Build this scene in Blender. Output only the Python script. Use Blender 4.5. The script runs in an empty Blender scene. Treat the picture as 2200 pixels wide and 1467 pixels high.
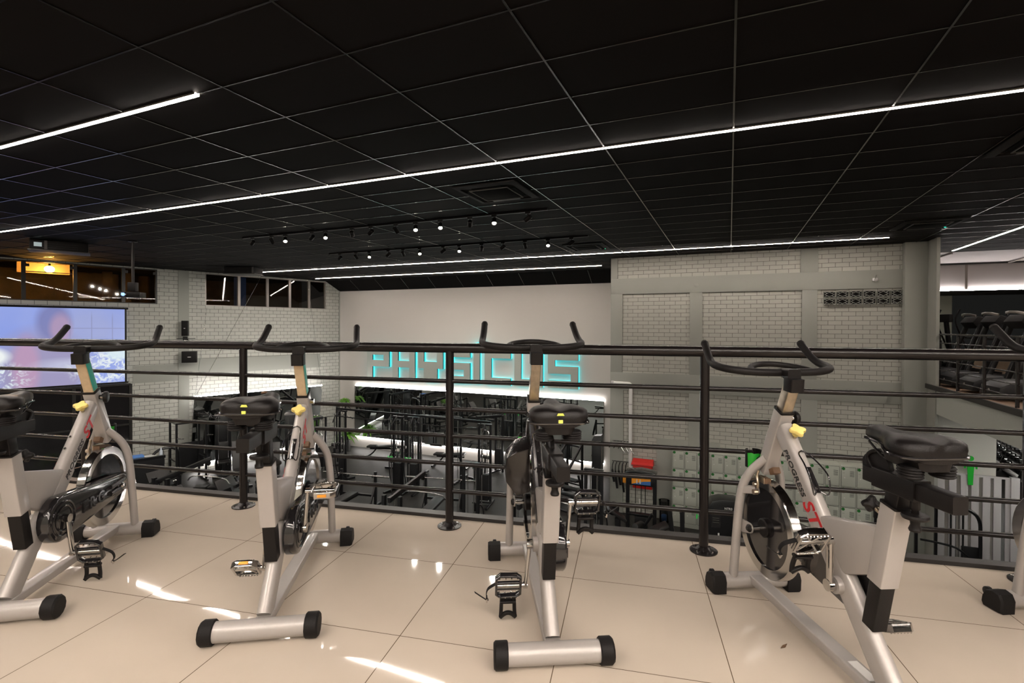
import bpy, bmesh, math, random
from mathutils import Vector, Matrix
random.seed(7)
PI = math.pi
S = bpy.context.scene
COL = S.collection
V = Vector

# ------------------------------------------------------------------ camera
YAW = math.radians(23.3224)          # camera looks 23.3 degrees left of the room's long axis
PITCH, ROLL = -0.00977617, 0.00348558
EYE = 1.25
cam_d = bpy.data.cameras.new('camera'); cam = bpy.data.objects.new('camera', cam_d); COL.objects.link(cam)
cam_d.sensor_width = 36.0; cam_d.lens = 36.0*1083.06/2200; cam_d.shift_y = -20.287/2200
cam_d.clip_start = 0.05; cam_d.clip_end = 200
cp, sp, cr, sr = math.cos(PITCH), math.sin(PITCH), math.cos(ROLL), math.sin(ROLL)
fw, up, rt = V((0, cp, sp)), V((0, -sp, cp)), V((1, 0, 0))
r2, u2 = cr*rt+sr*up, -sr*rt+cr*up
M3 = Matrix.Rotation(YAW, 3, 'Z')
R_, U_, F_ = M3@r2, M3@u2, M3@fw
cam.matrix_world = Matrix(((R_.x, U_.x, -F_.x, 0), (R_.y, U_.y, -F_.y, 0), (R_.z, U_.z, -F_.z, EYE), (0, 0, 0, 1)))
S.camera = cam

# ------------------------------------------------------------------ world and exposure
W = bpy.data.worlds.new('world'); S.world = W; W.use_nodes = True
W.node_tree.nodes['Background'].inputs[0].default_value = (0.6, 0.57, 0.55, 1)
W.node_tree.nodes['Background'].inputs[1].default_value = 0.02
S.view_settings.view_transform = 'Standard'; S.view_settings.look = 'None'
S.view_settings.exposure = 0.0; S.view_settings.gamma = 1.0; S.view_settings.use_curve_mapping = False
S.cycles.use_denoising = True
S.cycles.max_bounces = 7; S.cycles.diffuse_bounces = 4; S.cycles.glossy_bounces = 4; S.cycles.transparent_max_bounces = 12
S.cycles.sample_clamp_indirect = 4.0; S.cycles.sample_clamp_direct = 0.0
S.cycles.caustics_reflective = False; S.cycles.caustics_refractive = False
LED_W = 99.0          # radiance of the ceiling strips
LED_C = (1.0, 0.88, 0.78)
COVE_C = (1.0, 0.95, 0.92)

# ------------------------------------------------------------------ constants of the place
RD = math.radians(10.37)             # railing and mezzanine tiles against the ceiling grid
rd, rn = V((math.cos(RD), math.sin(RD), 0)), V((-math.sin(RD), math.cos(RD), 0))
WLA = math.radians(18.31)            # left wall against the long axis
wl, wn = V((math.sin(WLA), math.cos(WLA), 0)), V((math.cos(WLA), -math.sin(WLA), 0))   # along, and towards the room
CORNER = V((-15.454, 17.053, 0))
ZC = 3.158                            # ceiling
GZ = -3.85                            # gym floor, one storey down
RWY = 13.912                          # face of the right brick wall
BWY = 17.053                          # face of the sign wall
def RP(u, v, z=0): return rd*u+rn*v+V((0, 0, z))
def LP(s, d=0.0, z=0.0): return CORNER+wl*s+wn*d+V((0, 0, z))

# ------------------------------------------------------------------ materials
MATS = {}
def nt(name):
    m = bpy.data.materials.new(name); m.use_nodes = True; t = m.node_tree
    return m, t, t.nodes['Principled BSDF']
def mat(name, col, rough=0.5, metal=0.0, coat=0.0, emit=None, es=1.0, bump=0.0, bscale=60.0, var=0.0, vscale=8.0, spec=0.5):
    if name in MATS: return MATS[name]
    m, t, b = nt(name); N, L = t.nodes, t.links
    b.inputs['Base Color'].default_value = (*col, 1); b.inputs['Roughness'].default_value = rough
    b.inputs['Metallic'].default_value = metal; b.inputs['Coat Weight'].default_value = coat
    b.inputs['Specular IOR Level'].default_value = spec
    if coat: b.inputs['Coat Roughness'].default_value = 0.08
    if emit: b.inputs['Emission Color'].default_value = (*emit, 1); b.inputs['Emission Strength'].default_value = es
    tc = None
    if bump or var:
        tc = N.new('ShaderNodeTexCoord')
    if bump:
        n = N.new('ShaderNodeTexNoise'); n.inputs['Scale'].default_value = bscale; n.inputs['Detail'].default_value = 3
        L.new(tc.outputs['Object'], n.inputs['Vector'])
        k = N.new('ShaderNodeBump'); k.inputs['Strength'].default_value = bump; k.inputs['Distance'].default_value = 0.01
        L.new(n.outputs['Fac'], k.inputs['Height']); L.new(k.outputs['Normal'], b.inputs['Normal'])
    if var:
        n = N.new('ShaderNodeTexNoise'); n.inputs['Scale'].default_value = vscale; n.inputs['Detail'].default_value = 5
        L.new(tc.outputs['Object'], n.inputs['Vector'])
        r = N.new('ShaderNodeMapRange'); r.inputs['To Min'].default_value = 1-var; r.inputs['To Max'].default_value = 1+var
        L.new(n.outputs['Fac'], r.inputs['Value'])
        x = N.new('ShaderNodeVectorMath'); x.operation = 'SCALE'; x.inputs[0].default_value = col
        L.new(r.outputs[0], x.inputs['Scale']); L.new(x.outputs[0], b.inputs['Base Color'])
    MATS[name] = m; return m

def M_(name): return MATS[name]
mat('frame grey', (0.37, 0.345, 0.325), 0.38, 0.15, coat=0.35, var=0.06)
mat('frame black', (0.009, 0.007, 0.007), 0.2, 0.0, coat=0.3)
mat('black plastic', (0.006, 0.005, 0.005), 0.42, bump=0.05, bscale=300, spec=0.22)
mat('black gloss', (0.012, 0.011, 0.012), 0.12, coat=0.5)
mat('black rubber', (0.007, 0.006, 0.006), 0.6, bump=0.1, bscale=200, spec=0.22)
mat('foam grip', (0.007, 0.006, 0.006), 0.5, bump=0.08, bscale=400, spec=0.2)
mat('saddle vinyl', (0.006, 0.005, 0.005), 0.34, bump=0.15, bscale=500, spec=0.22)
mat('chrome', (0.72, 0.70, 0.68), 0.12, 1.0, var=0.1, vscale=30)
mat('worn chrome', (0.55, 0.47, 0.36), 0.3, 1.0, var=0.35, vscale=35)
mat('beige post', (0.55, 0.42, 0.27), 0.45, 0.3, var=0.25, vscale=40)
mat('yellow plastic', (0.85, 0.68, 0.22), 0.35)
mat('green plastic', (0.02, 0.33, 0.03), 0.35)
mat('orange plastic', (0.9, 0.35, 0.03), 0.3)
mat('lettering black', (0.01, 0.01, 0.01), 0.4)
mat('lettering red', (0.45, 0.01, 0.015), 0.4)
mat('rail paint', (0.008, 0.006, 0.006), 0.26, 0.0, spec=0.35)
mat('brake pad', (0.11, 0.06, 0.03), 0.6, var=0.4, vscale=50)
mat('sticker yellow', (0.62, 0.66, 0.12), 0.5)
mat('teal tape', (0.02, 0.30, 0.24), 0.35)
mat('plaster white', (0.55, 0.525, 0.49), 0.7, bump=0.03, bscale=40)
mat('plaster green grey', (0.30, 0.305, 0.275), 0.7, bump=0.05, bscale=50)
mat('plaster pink grey', (0.42, 0.38, 0.37), 0.7)
mat('ceiling board', (0.005, 0.004, 0.004), 0.85, spec=0.12)
mat('ceiling bar', (0.11, 0.105, 0.10), 0.22, 0.9)
mat('gym black', (0.008, 0.008, 0.009), 0.28, 0.0, spec=0.4)
mat('gym pad', (0.010, 0.009, 0.009), 0.4, bump=0.1, bscale=300)
mat('gym steel', (0.55, 0.54, 0.53), 0.22, 1.0)
mat('gym plate', (0.012, 0.012, 0.013), 0.45, spec=0.3)
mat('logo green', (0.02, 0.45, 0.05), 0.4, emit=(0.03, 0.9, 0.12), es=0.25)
mat('slab grey', (0.42, 0.44, 0.40), 0.7)
mat('kerb metal', (0.022, 0.020, 0.020), 0.45, 0.2)
mat('dark room', (0.02, 0.018, 0.016), 0.8)
mat('locker paint', (0.47, 0.49, 0.43), 0.45)
mat('disc green', (0.01, 0.14, 0.02), 0.5)
mat('ac grille', (0.006, 0.006, 0.006), 0.95, spec=0.05)
mat('locker gap', (0.07, 0.07, 0.06), 0.7)
mat('red paint', (0.62, 0.02, 0.015), 0.4)
mat('white paint', (0.75, 0.74, 0.72), 0.4)
mat('blue cloth', (0.10, 0.25, 0.62), 0.7)
mat('leaf', (0.12, 0.30, 0.03), 0.45, var=0.4, vscale=20)
mat('pot', (0.01, 0.01, 0.01), 0.5)
mat('slat paint', (0.50, 0.475, 0.485), 0.5)
mat('window bar', (0.02, 0.018, 0.017), 0.4, 0.4)
mat('frame alu', (0.30, 0.27, 0.25), 0.4, 0.7)
mat('mirror glass', (0.80, 0.84, 0.81), 0.015, 1.0)
mat('strip light', (1, 1, 1), 0.5, emit=LED_C, es=LED_W)
mat('cove light', (1, 1, 1), 0.5, emit=COVE_C, es=70.0)
mat('gym strip', (1, 1, 1), 0.5, emit=(1.0, 0.98, 0.90), es=75.0)
mat('teal light', (0.0, 0.5, 0.5), 0.5, emit=(0.03, 0.62, 0.70), es=2.6)
mat('spot glow', (1, 1, 1), 0.5, emit=(1.0, 0.93, 0.75), es=60.0)
mat('sodium glow', (1, 1, 1), 0.5, emit=(1.0, 0.55, 0.12), es=30.0)
mat('letter face', (0.42, 0.45, 0.41), 0.35, 0.2)
mat('letter side', (0.01, 0.012, 0.012), 0.4)
mat('sign green', (0.01, 0.40, 0.03), 0.5)
mat('ac grey', (0.014, 0.013, 0.013), 0.75, spec=0.15)
mat('ac pale', (0.10, 0.095, 0.09), 0.6, spec=0.2)
mat('display', (0.1, 0.1, 0.1), 0.3, emit=(0.7, 0.9, 0.9), es=0.35)
mat('green led', (0, 0, 0), 0.3, emit=(0.05, 1.0, 0.5), es=4.0)
mat('blue led', (0, 0, 0), 0.3, emit=(0.2, 0.4, 1.0), es=3.0)
mat('wood floor', (0.22, 0.14, 0.09), 0.5, var=0.2, vscale=3)
mat('clear bottle', (0.5, 0.55, 0.62), 0.15)
mat('outside wall', (0.30, 0.22, 0.14), 0.8, var=0.6, vscale=2)
mat('outside dark', (0.055, 0.04, 0.028), 0.8, var=0.8, vscale=3)
mat('outside blue', (0.03, 0.06, 0.16), 0.7, emit=(0.02, 0.05, 0.16), es=0.1)  # weak glow put into the colour; the pillar is no lamp
mat('dark bag', (0.05, 0.16, 0.42), 0.3)

def glass_mat(name, tint, refl=1.0):
    m, t, b = nt(name); N, L = t.nodes, t.links
    tr = N.new('ShaderNodeBsdfTransparent'); tr.inputs[0].default_value = (*tint, 1)
    gl = N.new('ShaderNodeBsdfGlossy'); gl.inputs['Roughness'].default_value = 0.02; gl.inputs['Color'].default_value = (refl, refl, refl, 1)
    fr = N.new('ShaderNodeFresnel'); fr.inputs['IOR'].default_value = 1.5
    mx = N.new('ShaderNodeMixShader')
    L.new(fr.outputs[0], mx.inputs[0]); L.new(tr.outputs[0], mx.inputs[1]); L.new(gl.outputs[0], mx.inputs[2])
    L.new(mx.outputs[0], t.nodes['Material Output'].inputs['Surface']); MATS[name] = m
glass_mat('window glass', (0.75, 0.72, 0.68))
glass_mat('mesh bin', (0.68, 0.68, 0.68))

def brick_mat(name, col, bw, bh, joint):
    m, t, b = nt(name); N, L = t.nodes, t.links
    uv = N.new('ShaderNodeTexCoord')
    br = N.new('ShaderNodeTexBrick'); br.offset = 0.5; br.squash = 1.0
    br.inputs['Scale'].default_value = 1.0; br.inputs['Brick Width'].default_value = bw; br.inputs['Row Height'].default_value = bh
    br.inputs['Mortar Size'].default_value = joint; br.inputs['Mortar Smooth'].default_value = 0.3
    br.inputs['Color1'].default_value = (*col, 1); br.inputs['Color2'].default_value = (col[0]*0.93, col[1]*0.93, col[2]*0.93, 1)
    br.inputs['Mortar'].default_value = (col[0]*0.26, col[1]*0.26, col[2]*0.25, 1)
    L.new(uv.outputs['UV'], br.inputs['Vector']); L.new(br.outputs['Color'], b.inputs['Base Color'])
    bp_ = N.new('ShaderNodeBump'); bp_.inputs['Strength'].default_value = 0.6; bp_.inputs['Distance'].default_value = 0.012; bp_.invert = True
    L.new(br.outputs['Fac'], bp_.inputs['Height']); L.new(bp_.outputs['Normal'], b.inputs['Normal'])
    b.inputs['Roughness'].default_value = 0.7; MATS[name] = m
brick_mat('brick left', (0.47, 0.47, 0.43), 0.277, 0.1346, 0.0065)
brick_mat('brick right', (0.44, 0.435, 0.39), 0.277, 0.105, 0.005)

def floor_mat():      # large polished porcelain tiles, joints every 0.632 m
    m, t, b = nt('porcelain tile'); N, L = t.nodes, t.links
    tc = N.new('ShaderNodeTexCoord'); sx = N.new('ShaderNodeSeparateXYZ'); L.new(tc.outputs['Object'], sx.inputs[0])
    def mth(op, a, c=None, d=None):
        n = N.new('ShaderNodeMath'); n.operation = op
        for i, v in enumerate((a, c, d)):
            if v is None: continue
            if isinstance(v, (int, float)): n.inputs[i].default_value = v
            else: L.new(v, n.inputs[i])
        return n.outputs[0]
    P = 0.632
    u = mth('DIVIDE', mth('ADD', sx.outputs['X'], 0.26+P*20), P); v = mth('DIVIDE', mth('ADD', sx.outputs['Y'], -1.875+P*20), P)
    fu, fv = mth('FRACT', u), mth('FRACT', v)
    du = mth('MINIMUM', fu, mth('SUBTRACT', 1, fu)); dv = mth('MINIMUM', fv, mth('SUBTRACT', 1, fv))
    d = mth('MINIMUM', du, dv); joint = mth('LESS_THAN', d, 0.0026)
    cb = N.new('ShaderNodeCombineXYZ'); L.new(mth('FLOOR', u), cb.inputs[0]); L.new(mth('FLOOR', v), cb.inputs[1])
    wn_ = N.new('ShaderNodeTexWhiteNoise'); wn_.noise_dimensions = '3D'; L.new(cb.outputs[0], wn_.inputs['Vector'])
    no = N.new('ShaderNodeTexNoise'); no.inputs['Scale'].default_value = 2.2; no.inputs['Detail'].default_value = 6
    L.new(tc.outputs['Object'], no.inputs['Vector'])
    mr = N.new('ShaderNodeMapRange'); mr.inputs['To Min'].default_value = 0.90; mr.inputs['To Max'].default_value = 1.08; L.new(no.outputs['Fac'], mr.inputs['Value'])
    sc = N.new('ShaderNodeVectorMath'); sc.operation = 'SCALE'; sc.inputs[0].default_value = (0.55, 0.478, 0.397); L.new(mr.outputs[0], sc.inputs['Scale'])
    mx = N.new('ShaderNodeMix'); mx.data_type = 'RGBA'; L.new(joint, mx.inputs['Factor']); L.new(sc.outputs[0], mx.inputs['A'])
    mx.inputs['B'].default_value = (0.12, 0.085, 0.055, 1); L.new(mx.outputs['Result'], b.inputs['Base Color'])
    # every tile lies a hair out of level
    s2 = N.new('ShaderNodeVectorMath'); s2.operation = 'SUBTRACT'; s2.inputs[1].default_value = (0.5, 0.5, 0.5); L.new(wn_.outputs['Color'], s2.inputs[0])
    s3 = N.new('ShaderNodeVectorMath'); s3.operation = 'MULTIPLY'; s3.inputs[1].default_value = (0.005, 0.005, 0); L.new(s2.outputs[0], s3.inputs[0])
    ge = N.new('ShaderNodeNewGeometry'); ad = N.new('ShaderNodeVectorMath'); L.new(ge.outputs['Normal'], ad.inputs[0]); L.new(s3.outputs[0], ad.inputs[1])
    nn = N.new('ShaderNodeVectorMath'); nn.operation = 'NORMALIZE'; L.new(ad.outputs[0], nn.inputs[0]); L.new(nn.outputs[0], b.inputs['Normal'])
    rr = N.new('ShaderNodeMapRange'); rr.inputs['To Min'].default_value = 0.02; rr.inputs['To Max'].default_value = 0.055; L.new(no.outputs['Fac'], rr.inputs['Value'])
    L.new(rr.outputs[0], b.inputs['Roughness']); b.inputs['Specular IOR Level'].default_value = 0.45; MATS['porcelain tile'] = m
floor_mat()

def rubber_floor():
    m, t, b = nt('rubber floor'); N, L = t.nodes, t.links
    tc = N.new('ShaderNodeTexCoord'); br = N.new('ShaderNodeTexBrick'); br.offset = 0.0
    br.inputs['Scale'].default_value = 1; br.inputs['Brick Width'].default_value = 1.0; br.inputs['Row Height'].default_value = 1.0; br.inputs['Mortar Size'].default_value = 0.006
    br.inputs['Color1'].default_value = (0.024, 0.023, 0.021, 1); br.inputs['Color2'].default_value = (0.019, 0.018, 0.017, 1); br.inputs['Mortar'].default_value = (0.012, 0.012, 0.012, 1)
    mp = N.new('ShaderNodeMapping'); mp.inputs['Rotation'].default_value = (0, 0, -WLA); L.new(tc.outputs['Object'], mp.inputs[0])
    L.new(mp.outputs[0], br.inputs['Vector']); L.new(br.outputs['Color'], b.inputs['Base Color']); b.inputs['Roughness'].default_value = 0.55; b.inputs['Specular IOR Level'].default_value = 0.3
    MATS['rubber floor'] = m
rubber_floor()

def screen_mat():     # what the projector throws: a pale blue blur with a figure and bright windows (object space, metres)
    m, t, b = nt('projected image'); N, L = t.nodes, t.links
    tc = N.new('ShaderNodeTexCoord'); sx = N.new('ShaderNodeSeparateXYZ'); L.new(tc.outputs['Object'], sx.inputs[0])
    def blob(cx, cy, rx, ry, soft):
        mp = N.new('ShaderNodeMapping'); mp.vector_type = 'POINT'; L.new(tc.outputs['Object'], mp.inputs[0])
        mp.inputs['Location'].default_value = (-cx/rx, 0, -cy/ry); mp.inputs['Scale'].default_value = (1/rx, 0, 1/ry)
        ln = N.new('ShaderNodeVectorMath'); ln.operation = 'LENGTH'; L.new(mp.outputs[0], ln.inputs[0])
        r = N.new('ShaderNodeMapRange'); r.inputs['From Min'].default_value = 1+soft; r.inputs['From Max'].default_value = 1-soft; L.new(ln.outputs['Value'], r.inputs['Value'])
        return r.outputs[0]
    cur = N.new('ShaderNodeValToRGB'); cur.color_ramp.elements[0].color = (0.19, 0.30, 0.85, 1); cur.color_ramp.elements[1].color = (0.42, 0.50, 0.90, 1)
    no = N.new('ShaderNodeTexNoise'); no.inputs['Scale'].default_value = 0.9; L.new(tc.outputs['Object'], no.inputs['Vector']); L.new(no.outputs['Fac'], cur.inputs[0])
    c = cur.outputs[0]
    def over(f, colr, amt=1.0):
        nonlocal c
        k = N.new('ShaderNodeMath'); k.operation = 'MULTIPLY'; k.inputs[1].default_value = amt; L.new(f, k.inputs[0])
        x = N.new('ShaderNodeMix'); x.data_type = 'RGBA'; L.new(k.outputs[0], x.inputs['Factor']); L.new(c, x.inputs['A']); x.inputs['B'].default_value = (*colr, 1); c = x.outputs['Result']
    over(blob(0.95, 0.55, 0.85, 0.7, 0.5), (0.40, 0.44, 0.72), 0.7)
    over(blob(-0.1, -0.75, 1.0, 1.2, 0.25), (0.36, 0.33, 0.56))
    over(blob(0.15, 0.72, 0.38, 0.55, 0.25), (0.20, 0.22, 0.50), 0.9)
    over(blob(0.30, 0.55, 0.24, 0.42, 0.3), (0.50, 0.34, 0.52), 0.8)
    over(blob(-0.45, -0.6, 0.28, 0.85, 0.3), (0.58, 0.33, 0.52), 0.75)
    over(blob(0.45, -0.55, 0.6, 0.16, 0.6), (0.70, 0.74, 0.95), 0.6)
    n2 = N.new('ShaderNodeTexNoise'); n2.inputs['Scale'].default_value = 5; n2.inputs['Detail'].default_value = 4; n2.inputs['Distortion'].default_value = 2.0; L.new(tc.outputs['Object'], n2.inputs['Vector'])
    rr = N.new('ShaderNodeMapRange'); rr.inputs['From Min'].default_value = 0.45; rr.inputs['From Max'].default_value = 0.6; L.new(n2.outputs['Fac'], rr.inputs['Value'])
    def times(a, b_):
        k = N.new('ShaderNodeMath'); k.operation = 'MULTIPLY'; L.new(a, k.inputs[0]); L.new(b_, k.inputs[1]); return k.outputs[0]
    over(blob(-1.35, -0.25, 0.55, 0.28, 0.2), (0.95, 1.0, 1.0))
    over(times(blob(-1.2, -0.85, 0.75, 0.42, 0.3), rr.outputs[0]), (0.85, 0.95, 1.0))
    over(times(blob(1.3, -0.65, 0.75, 0.5, 0.3), rr.outputs[0]), (0.9, 0.97, 1.0))
    over(blob(1.65, -0.2, 0.3, 0.25, 0.3), (0.8, 0.95, 1.0), 0.9)
    br = N.new('ShaderNodeTexBrick'); br.offset = 0; br.inputs['Scale'].default_value = 1; br.inputs['Brick Width'].default_value = 0.5; br.inputs['Row Height'].default_value = 0.55
    br.inputs['Mortar Size'].default_value = 0.02; br.inputs['Mortar Smooth'].default_value = 1
    mp = N.new('ShaderNodeMapping'); mp.inputs['Rotation'].default_value = (PI/2, 0.15, 0); L.new(tc.outputs['Object'], mp.inputs[0]); L.new(mp.outputs[0], br.inputs['Vector'])
    over(times(blob(1.2, 0.45, 0.8, 0.55, 0.2), br.outputs['Fac']), (0.22, 0.22, 0.42), 0.6)
    b.inputs['Base Color'].default_value = (0.06, 0.06, 0.06, 1); L.new(c, b.inputs['Emission Color']); b.inputs['Emission Strength'].default_value = 0.85
    b.inputs['Roughness'].default_value = 0.8; MATS['projected image'] = m
screen_mat()

# ------------------------------------------------------------------ mesh building
def rrect(w, h, r, k=3):
    out = []
    r = min(r, w/2-1e-4, h/2-1e-4)
    for cx, cy, a0 in ((w/2-r, h/2-r, 0), (-w/2+r, h/2-r, 90), (-w/2+r, -h/2+r, 180), (w/2-r, -h/2+r, 270)):
        for i in range(k+1):
            a = math.radians(a0+90*i/k); out.append((cx+r*math.cos(a), cy+r*math.sin(a)))
    return out
def catmull(pts, k=5, closed=False):
    P = [V(p) for p in pts]; n = len(P); out = []
    rng = range(n if closed else n-1)
    for i in rng:
        p0 = P[(i-1) % n] if (closed or i > 0) else P[0]*2-P[1]
        p1, p2 = P[i], P[(i+1) % n]
        p3 = P[(i+2) % n] if (closed or i+2 < n) else P[-1]*2-P[-2]
        for j in range(k):
            t = j/k
            out.append(0.5*((2*p1)+(-p0+p2)*t+(2*p0-5*p1+4*p2-p3)*t*t+(-p0+3*p1-3*p2+p3)*t*t*t))
    if not closed: out.append(P[-1])
    return out

class MB:
    def __init__(s): s.v = []; s.f = []
    def add(s, vs, fs):
        o = len(s.v); s.v += [V(v) for v in vs]; s.f += [tuple(i+o for i in f) for f in fs]; return s
    def box(s, c, d, m=None):
        x, y, z = d[0]/2, d[1]/2, d[2]/2
        vs = [V((a*x, b*y, e*z)) for e in (-1, 1) for b in (-1, 1) for a in (-1, 1)]
        if m is not None: vs = [m@v for v in vs]
        c = V(c); vs = [v+c for v in vs]
        return s.add(vs, [(0, 2, 3, 1), (4, 5, 7, 6), (0, 1, 5, 4), (2, 6, 7, 3), (0, 4, 6, 2), (1, 3, 7, 5)])
    def loft(s, rings, cap=True, closed=False):
        n = len(rings[0]); vs = [v for r in rings for v in r]; fs = []
        K = len(rings); R = range(K if closed else K-1)
        for i in R:
            a, b = i*n, ((i+1) % K)*n
            for j in range(n):
                k = (j+1) % n; fs.append((a+j, a+k, b+k, b+j))
        if cap and not closed:
            fs.append(tuple(range(n))[::-1]); fs.append(tuple((K-1)*n+j for j in range(n)))
        return s.add(vs, fs)
    def tube(s, pts, r, n=12, closed=False, sec=None, up=None):
        P = [V(p) for p in pts]; K = len(P); rings = []
        if sec is None: sec = [(math.cos(2*PI*i/n), math.sin(2*PI*i/n)) for i in range(n)]; unit = True
        else: unit = False
        def tan(i):
            if closed: return (P[(i+1) % K]-P[(i-1) % K]).normalized()
            return (P[min(i+1, K-1)]-P[max(i-1, 0)]).normalized()
        t = tan(0)
        a = V(up) if up else (V((0, 0, 1)) if abs(t.z) < 0.9 else V((0, 1, 0)))
        u = (a-t*a.dot(t)).normalized()
        for i in range(K):
            t2 = tan(i)
            if i: u = (u-t2*u.dot(t2)).normalized()
            w = t2.cross(u); rr = r[i] if isinstance(r, (list, tuple)) else r
            q = rr if unit else 1.0
            rings.append([P[i]+u*(c*q)+w*(e*q) for c, e in sec])
        return s.loft(rings, closed=closed)
    def bar(s, p0, p1, w, h, r=0.006, up=None):      # square tube: h along up, w across
        return s.tube([p0, p1], 1, sec=[(y, x) for x, y in rrect(w, h, r)], up=up)
    def cyl(s, p0, p1, r, n=16, r1=None): return s.tube([p0, p1], [r, r if r1 is None else r1], n)
    def lathe(s, prof, c, axis, n=24):
        ax = V(axis).normalized(); a = V((0, 0, 1)) if abs(ax.z) < 0.9 else V((1, 0, 0)); u = ax.cross(a).normalized(); w = ax.cross(u); c = V(c)
        rings = [[c+ax*h+(u*math.cos(2*PI*i/n)+w*math.sin(2*PI*i/n))*r for i in range(n)] for r, h in prof]
        return s.loft(rings)
    def prism(s, poly, f0, f1):      # poly of 2-tuples, f0/f1 map (a, b) -> point
        return s.loft([[V(f0(*p)) for p in poly], [V(f1(*p)) for p in poly]])
    def ell(s, c, r, nu=14, nv=9):
        c = V(c); rings = []
        for j in range(1, nv):
            t = PI*j/nv; rings.append([c+V((r[0]*math.sin(t)*math.cos(2*PI*i/nu), r[1]*math.sin(t)*math.sin(2*PI*i/nu), -r[2]*math.cos(t))) for i in range(nu)])
        return s.loft(rings)
    def xf(s, m):
        s.v = [m@v for v in s.v]; return s
    def build(s, name, material, parent=None, sharp=32, bevel=0, uv=None, solid=0):
        me = bpy.data.meshes.new(name); me.from_pydata([tuple(v) for v in s.v], [], s.f); me.update()
        bm = bmesh.new(); bm.from_mesh(me); bmesh.ops.recalc_face_normals(bm, faces=bm.faces)
        if bevel:
            ed = [e for e in bm.edges if len(e.link_faces) == 2 and e.calc_face_angle(0) > 0.6]
            bmesh.ops.bevel(bm, geom=ed, offset=bevel, segments=2, profile=0.6, affect='EDGES', clamp_overlap=True)
        bm.to_mesh(me); bm.free()
        for p in me.polygons: p.use_smooth = True
        me.set_sharp_from_angle(angle=math.radians(sharp))
        if uv:
            l = me.uv_layers.new(name='uv')
            for lp in me.loops: l.data[lp.index].uv = uv(me.vertices[lp.vertex_index].co)
        me.materials.append(MATS[material] if isinstance(material, str) else material)
        o = bpy.data.objects.new(name, me); COL.objects.link(o)
        if parent is not None: o.parent = parent
        return o
def mb(): return MB()
def tag(o, label=None, cat=None, group=None, kind=None):
    if label: o['label'] = label
    if cat: o['category'] = cat
    if group: o['group'] = group
    if kind: o['kind'] = kind
    return o
def thing(name, label, cat, loc=(0, 0, 0), rz=0.0, group=None):
    o = bpy.data.objects.new(name, None); COL.objects.link(o); o.empty_display_size = 0.1
    o.location = loc; o.rotation_euler = (0, 0, rz); return tag(o, label, cat, group)
def struct(o): o['kind'] = 'structure'; return o
def copy_tree(o, loc, rz, label, group=None, parent=None):
    c = o.copy(); COL.objects.link(c)
    if parent is None:
        c.location = loc; c.rotation_euler = (0, 0, rz); c['label'] = label
        if group: c['group'] = group
    else: c.parent = parent
    for ch in [x for x in bpy.data.objects if x.parent == o]: copy_tree(ch, None, 0, None, None, c)
    return c
def lettering(body, width, height, depth, material, parent, origin, u, v, shear=0.0, name='lettering', center=False):
    cu = bpy.data.curves.new(name, 'FONT'); cu.body = body; cu.size = 1; cu.extrude = 0.5; cu.shear = shear; cu.offset = 0.018; cu.resolution_u = 3
    tmp = bpy.data.objects.new(name, cu); COL.objects.link(tmp); bpy.context.view_layer.update()
    me = bpy.data.meshes.new_from_object(tmp.evaluated_get(bpy.context.evaluated_depsgraph_get()))
    bpy.data.objects.remove(tmp)
    xs = [p.co.x for p in me.vertices]; ys = [p.co.y for p in me.vertices]
    x0, x1, y0, y1 = min(xs), max(xs), min(ys), max(ys)
    u, v = V(u).normalized(), V(v).normalized(); w = u.cross(v); o = V(origin)
    for p in me.vertices:
        a = (p.co.x-x0)/(x1-x0)*width-(width/2 if center else 0); b = (p.co.y-y0)/(y1-y0)*height-(height/2 if center else 0)
        p.co = o+u*a+v*b+w*(p.co.z*depth)
    me.materials.clear(); me.materials.append(MATS[material]); me.name = name
    ob = bpy.data.objects.new(name, me); COL.objects.link(ob); ob.parent = parent; return ob
# ------------------------------------------------------------------ the shell
def plate(name, x0, x1, y0, y1, z, th, material, **k):
    return struct(mb().box(((x0+x1)/2, (y0+y1)/2, z), (x1-x0, y1-y0, th)).build(name, material, **k))
# mezzanine floor the camera stands on (aligned with the railing)
fl = mb().box((0, 0, 0), (26, 6.6, 0.02)).xf(Matrix.Translation((0, -0.2, -0.01))).build('floor', 'porcelain tile'); struct(fl); fl.rotation_euler = (0, 0, RD)
# that plate spans along-rail -13..13, across -3.5..3.1
def quadbox(name, a, b, c, d, z0, z1, material, **k):
    P = [V(a), V(b), V(c), V(d)]
    return struct(mb().loft([[V((p.x, p.y, z0)) for p in P], [V((p.x, p.y, z1)) for p in P]]).build(name, material, **k))
quadbox('trim_1', RP(-13, 3.1), RP(3.6, 3.1), RP(3.6, 3.17), RP(-13, 3.17), -0.30, 0.022, 'kerb metal')
quadbox('slab', RP(-13, -3.5), RP(5, -3.5), RP(5, 3.1), RP(-13, 3.1), -0.55, -0.022, 'slab grey')
g = mb().box((-3, 10.5, GZ-0.05), (40, 36, 0.1)).build('floor_gym', 'rubber floor'); struct(g)
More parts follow.
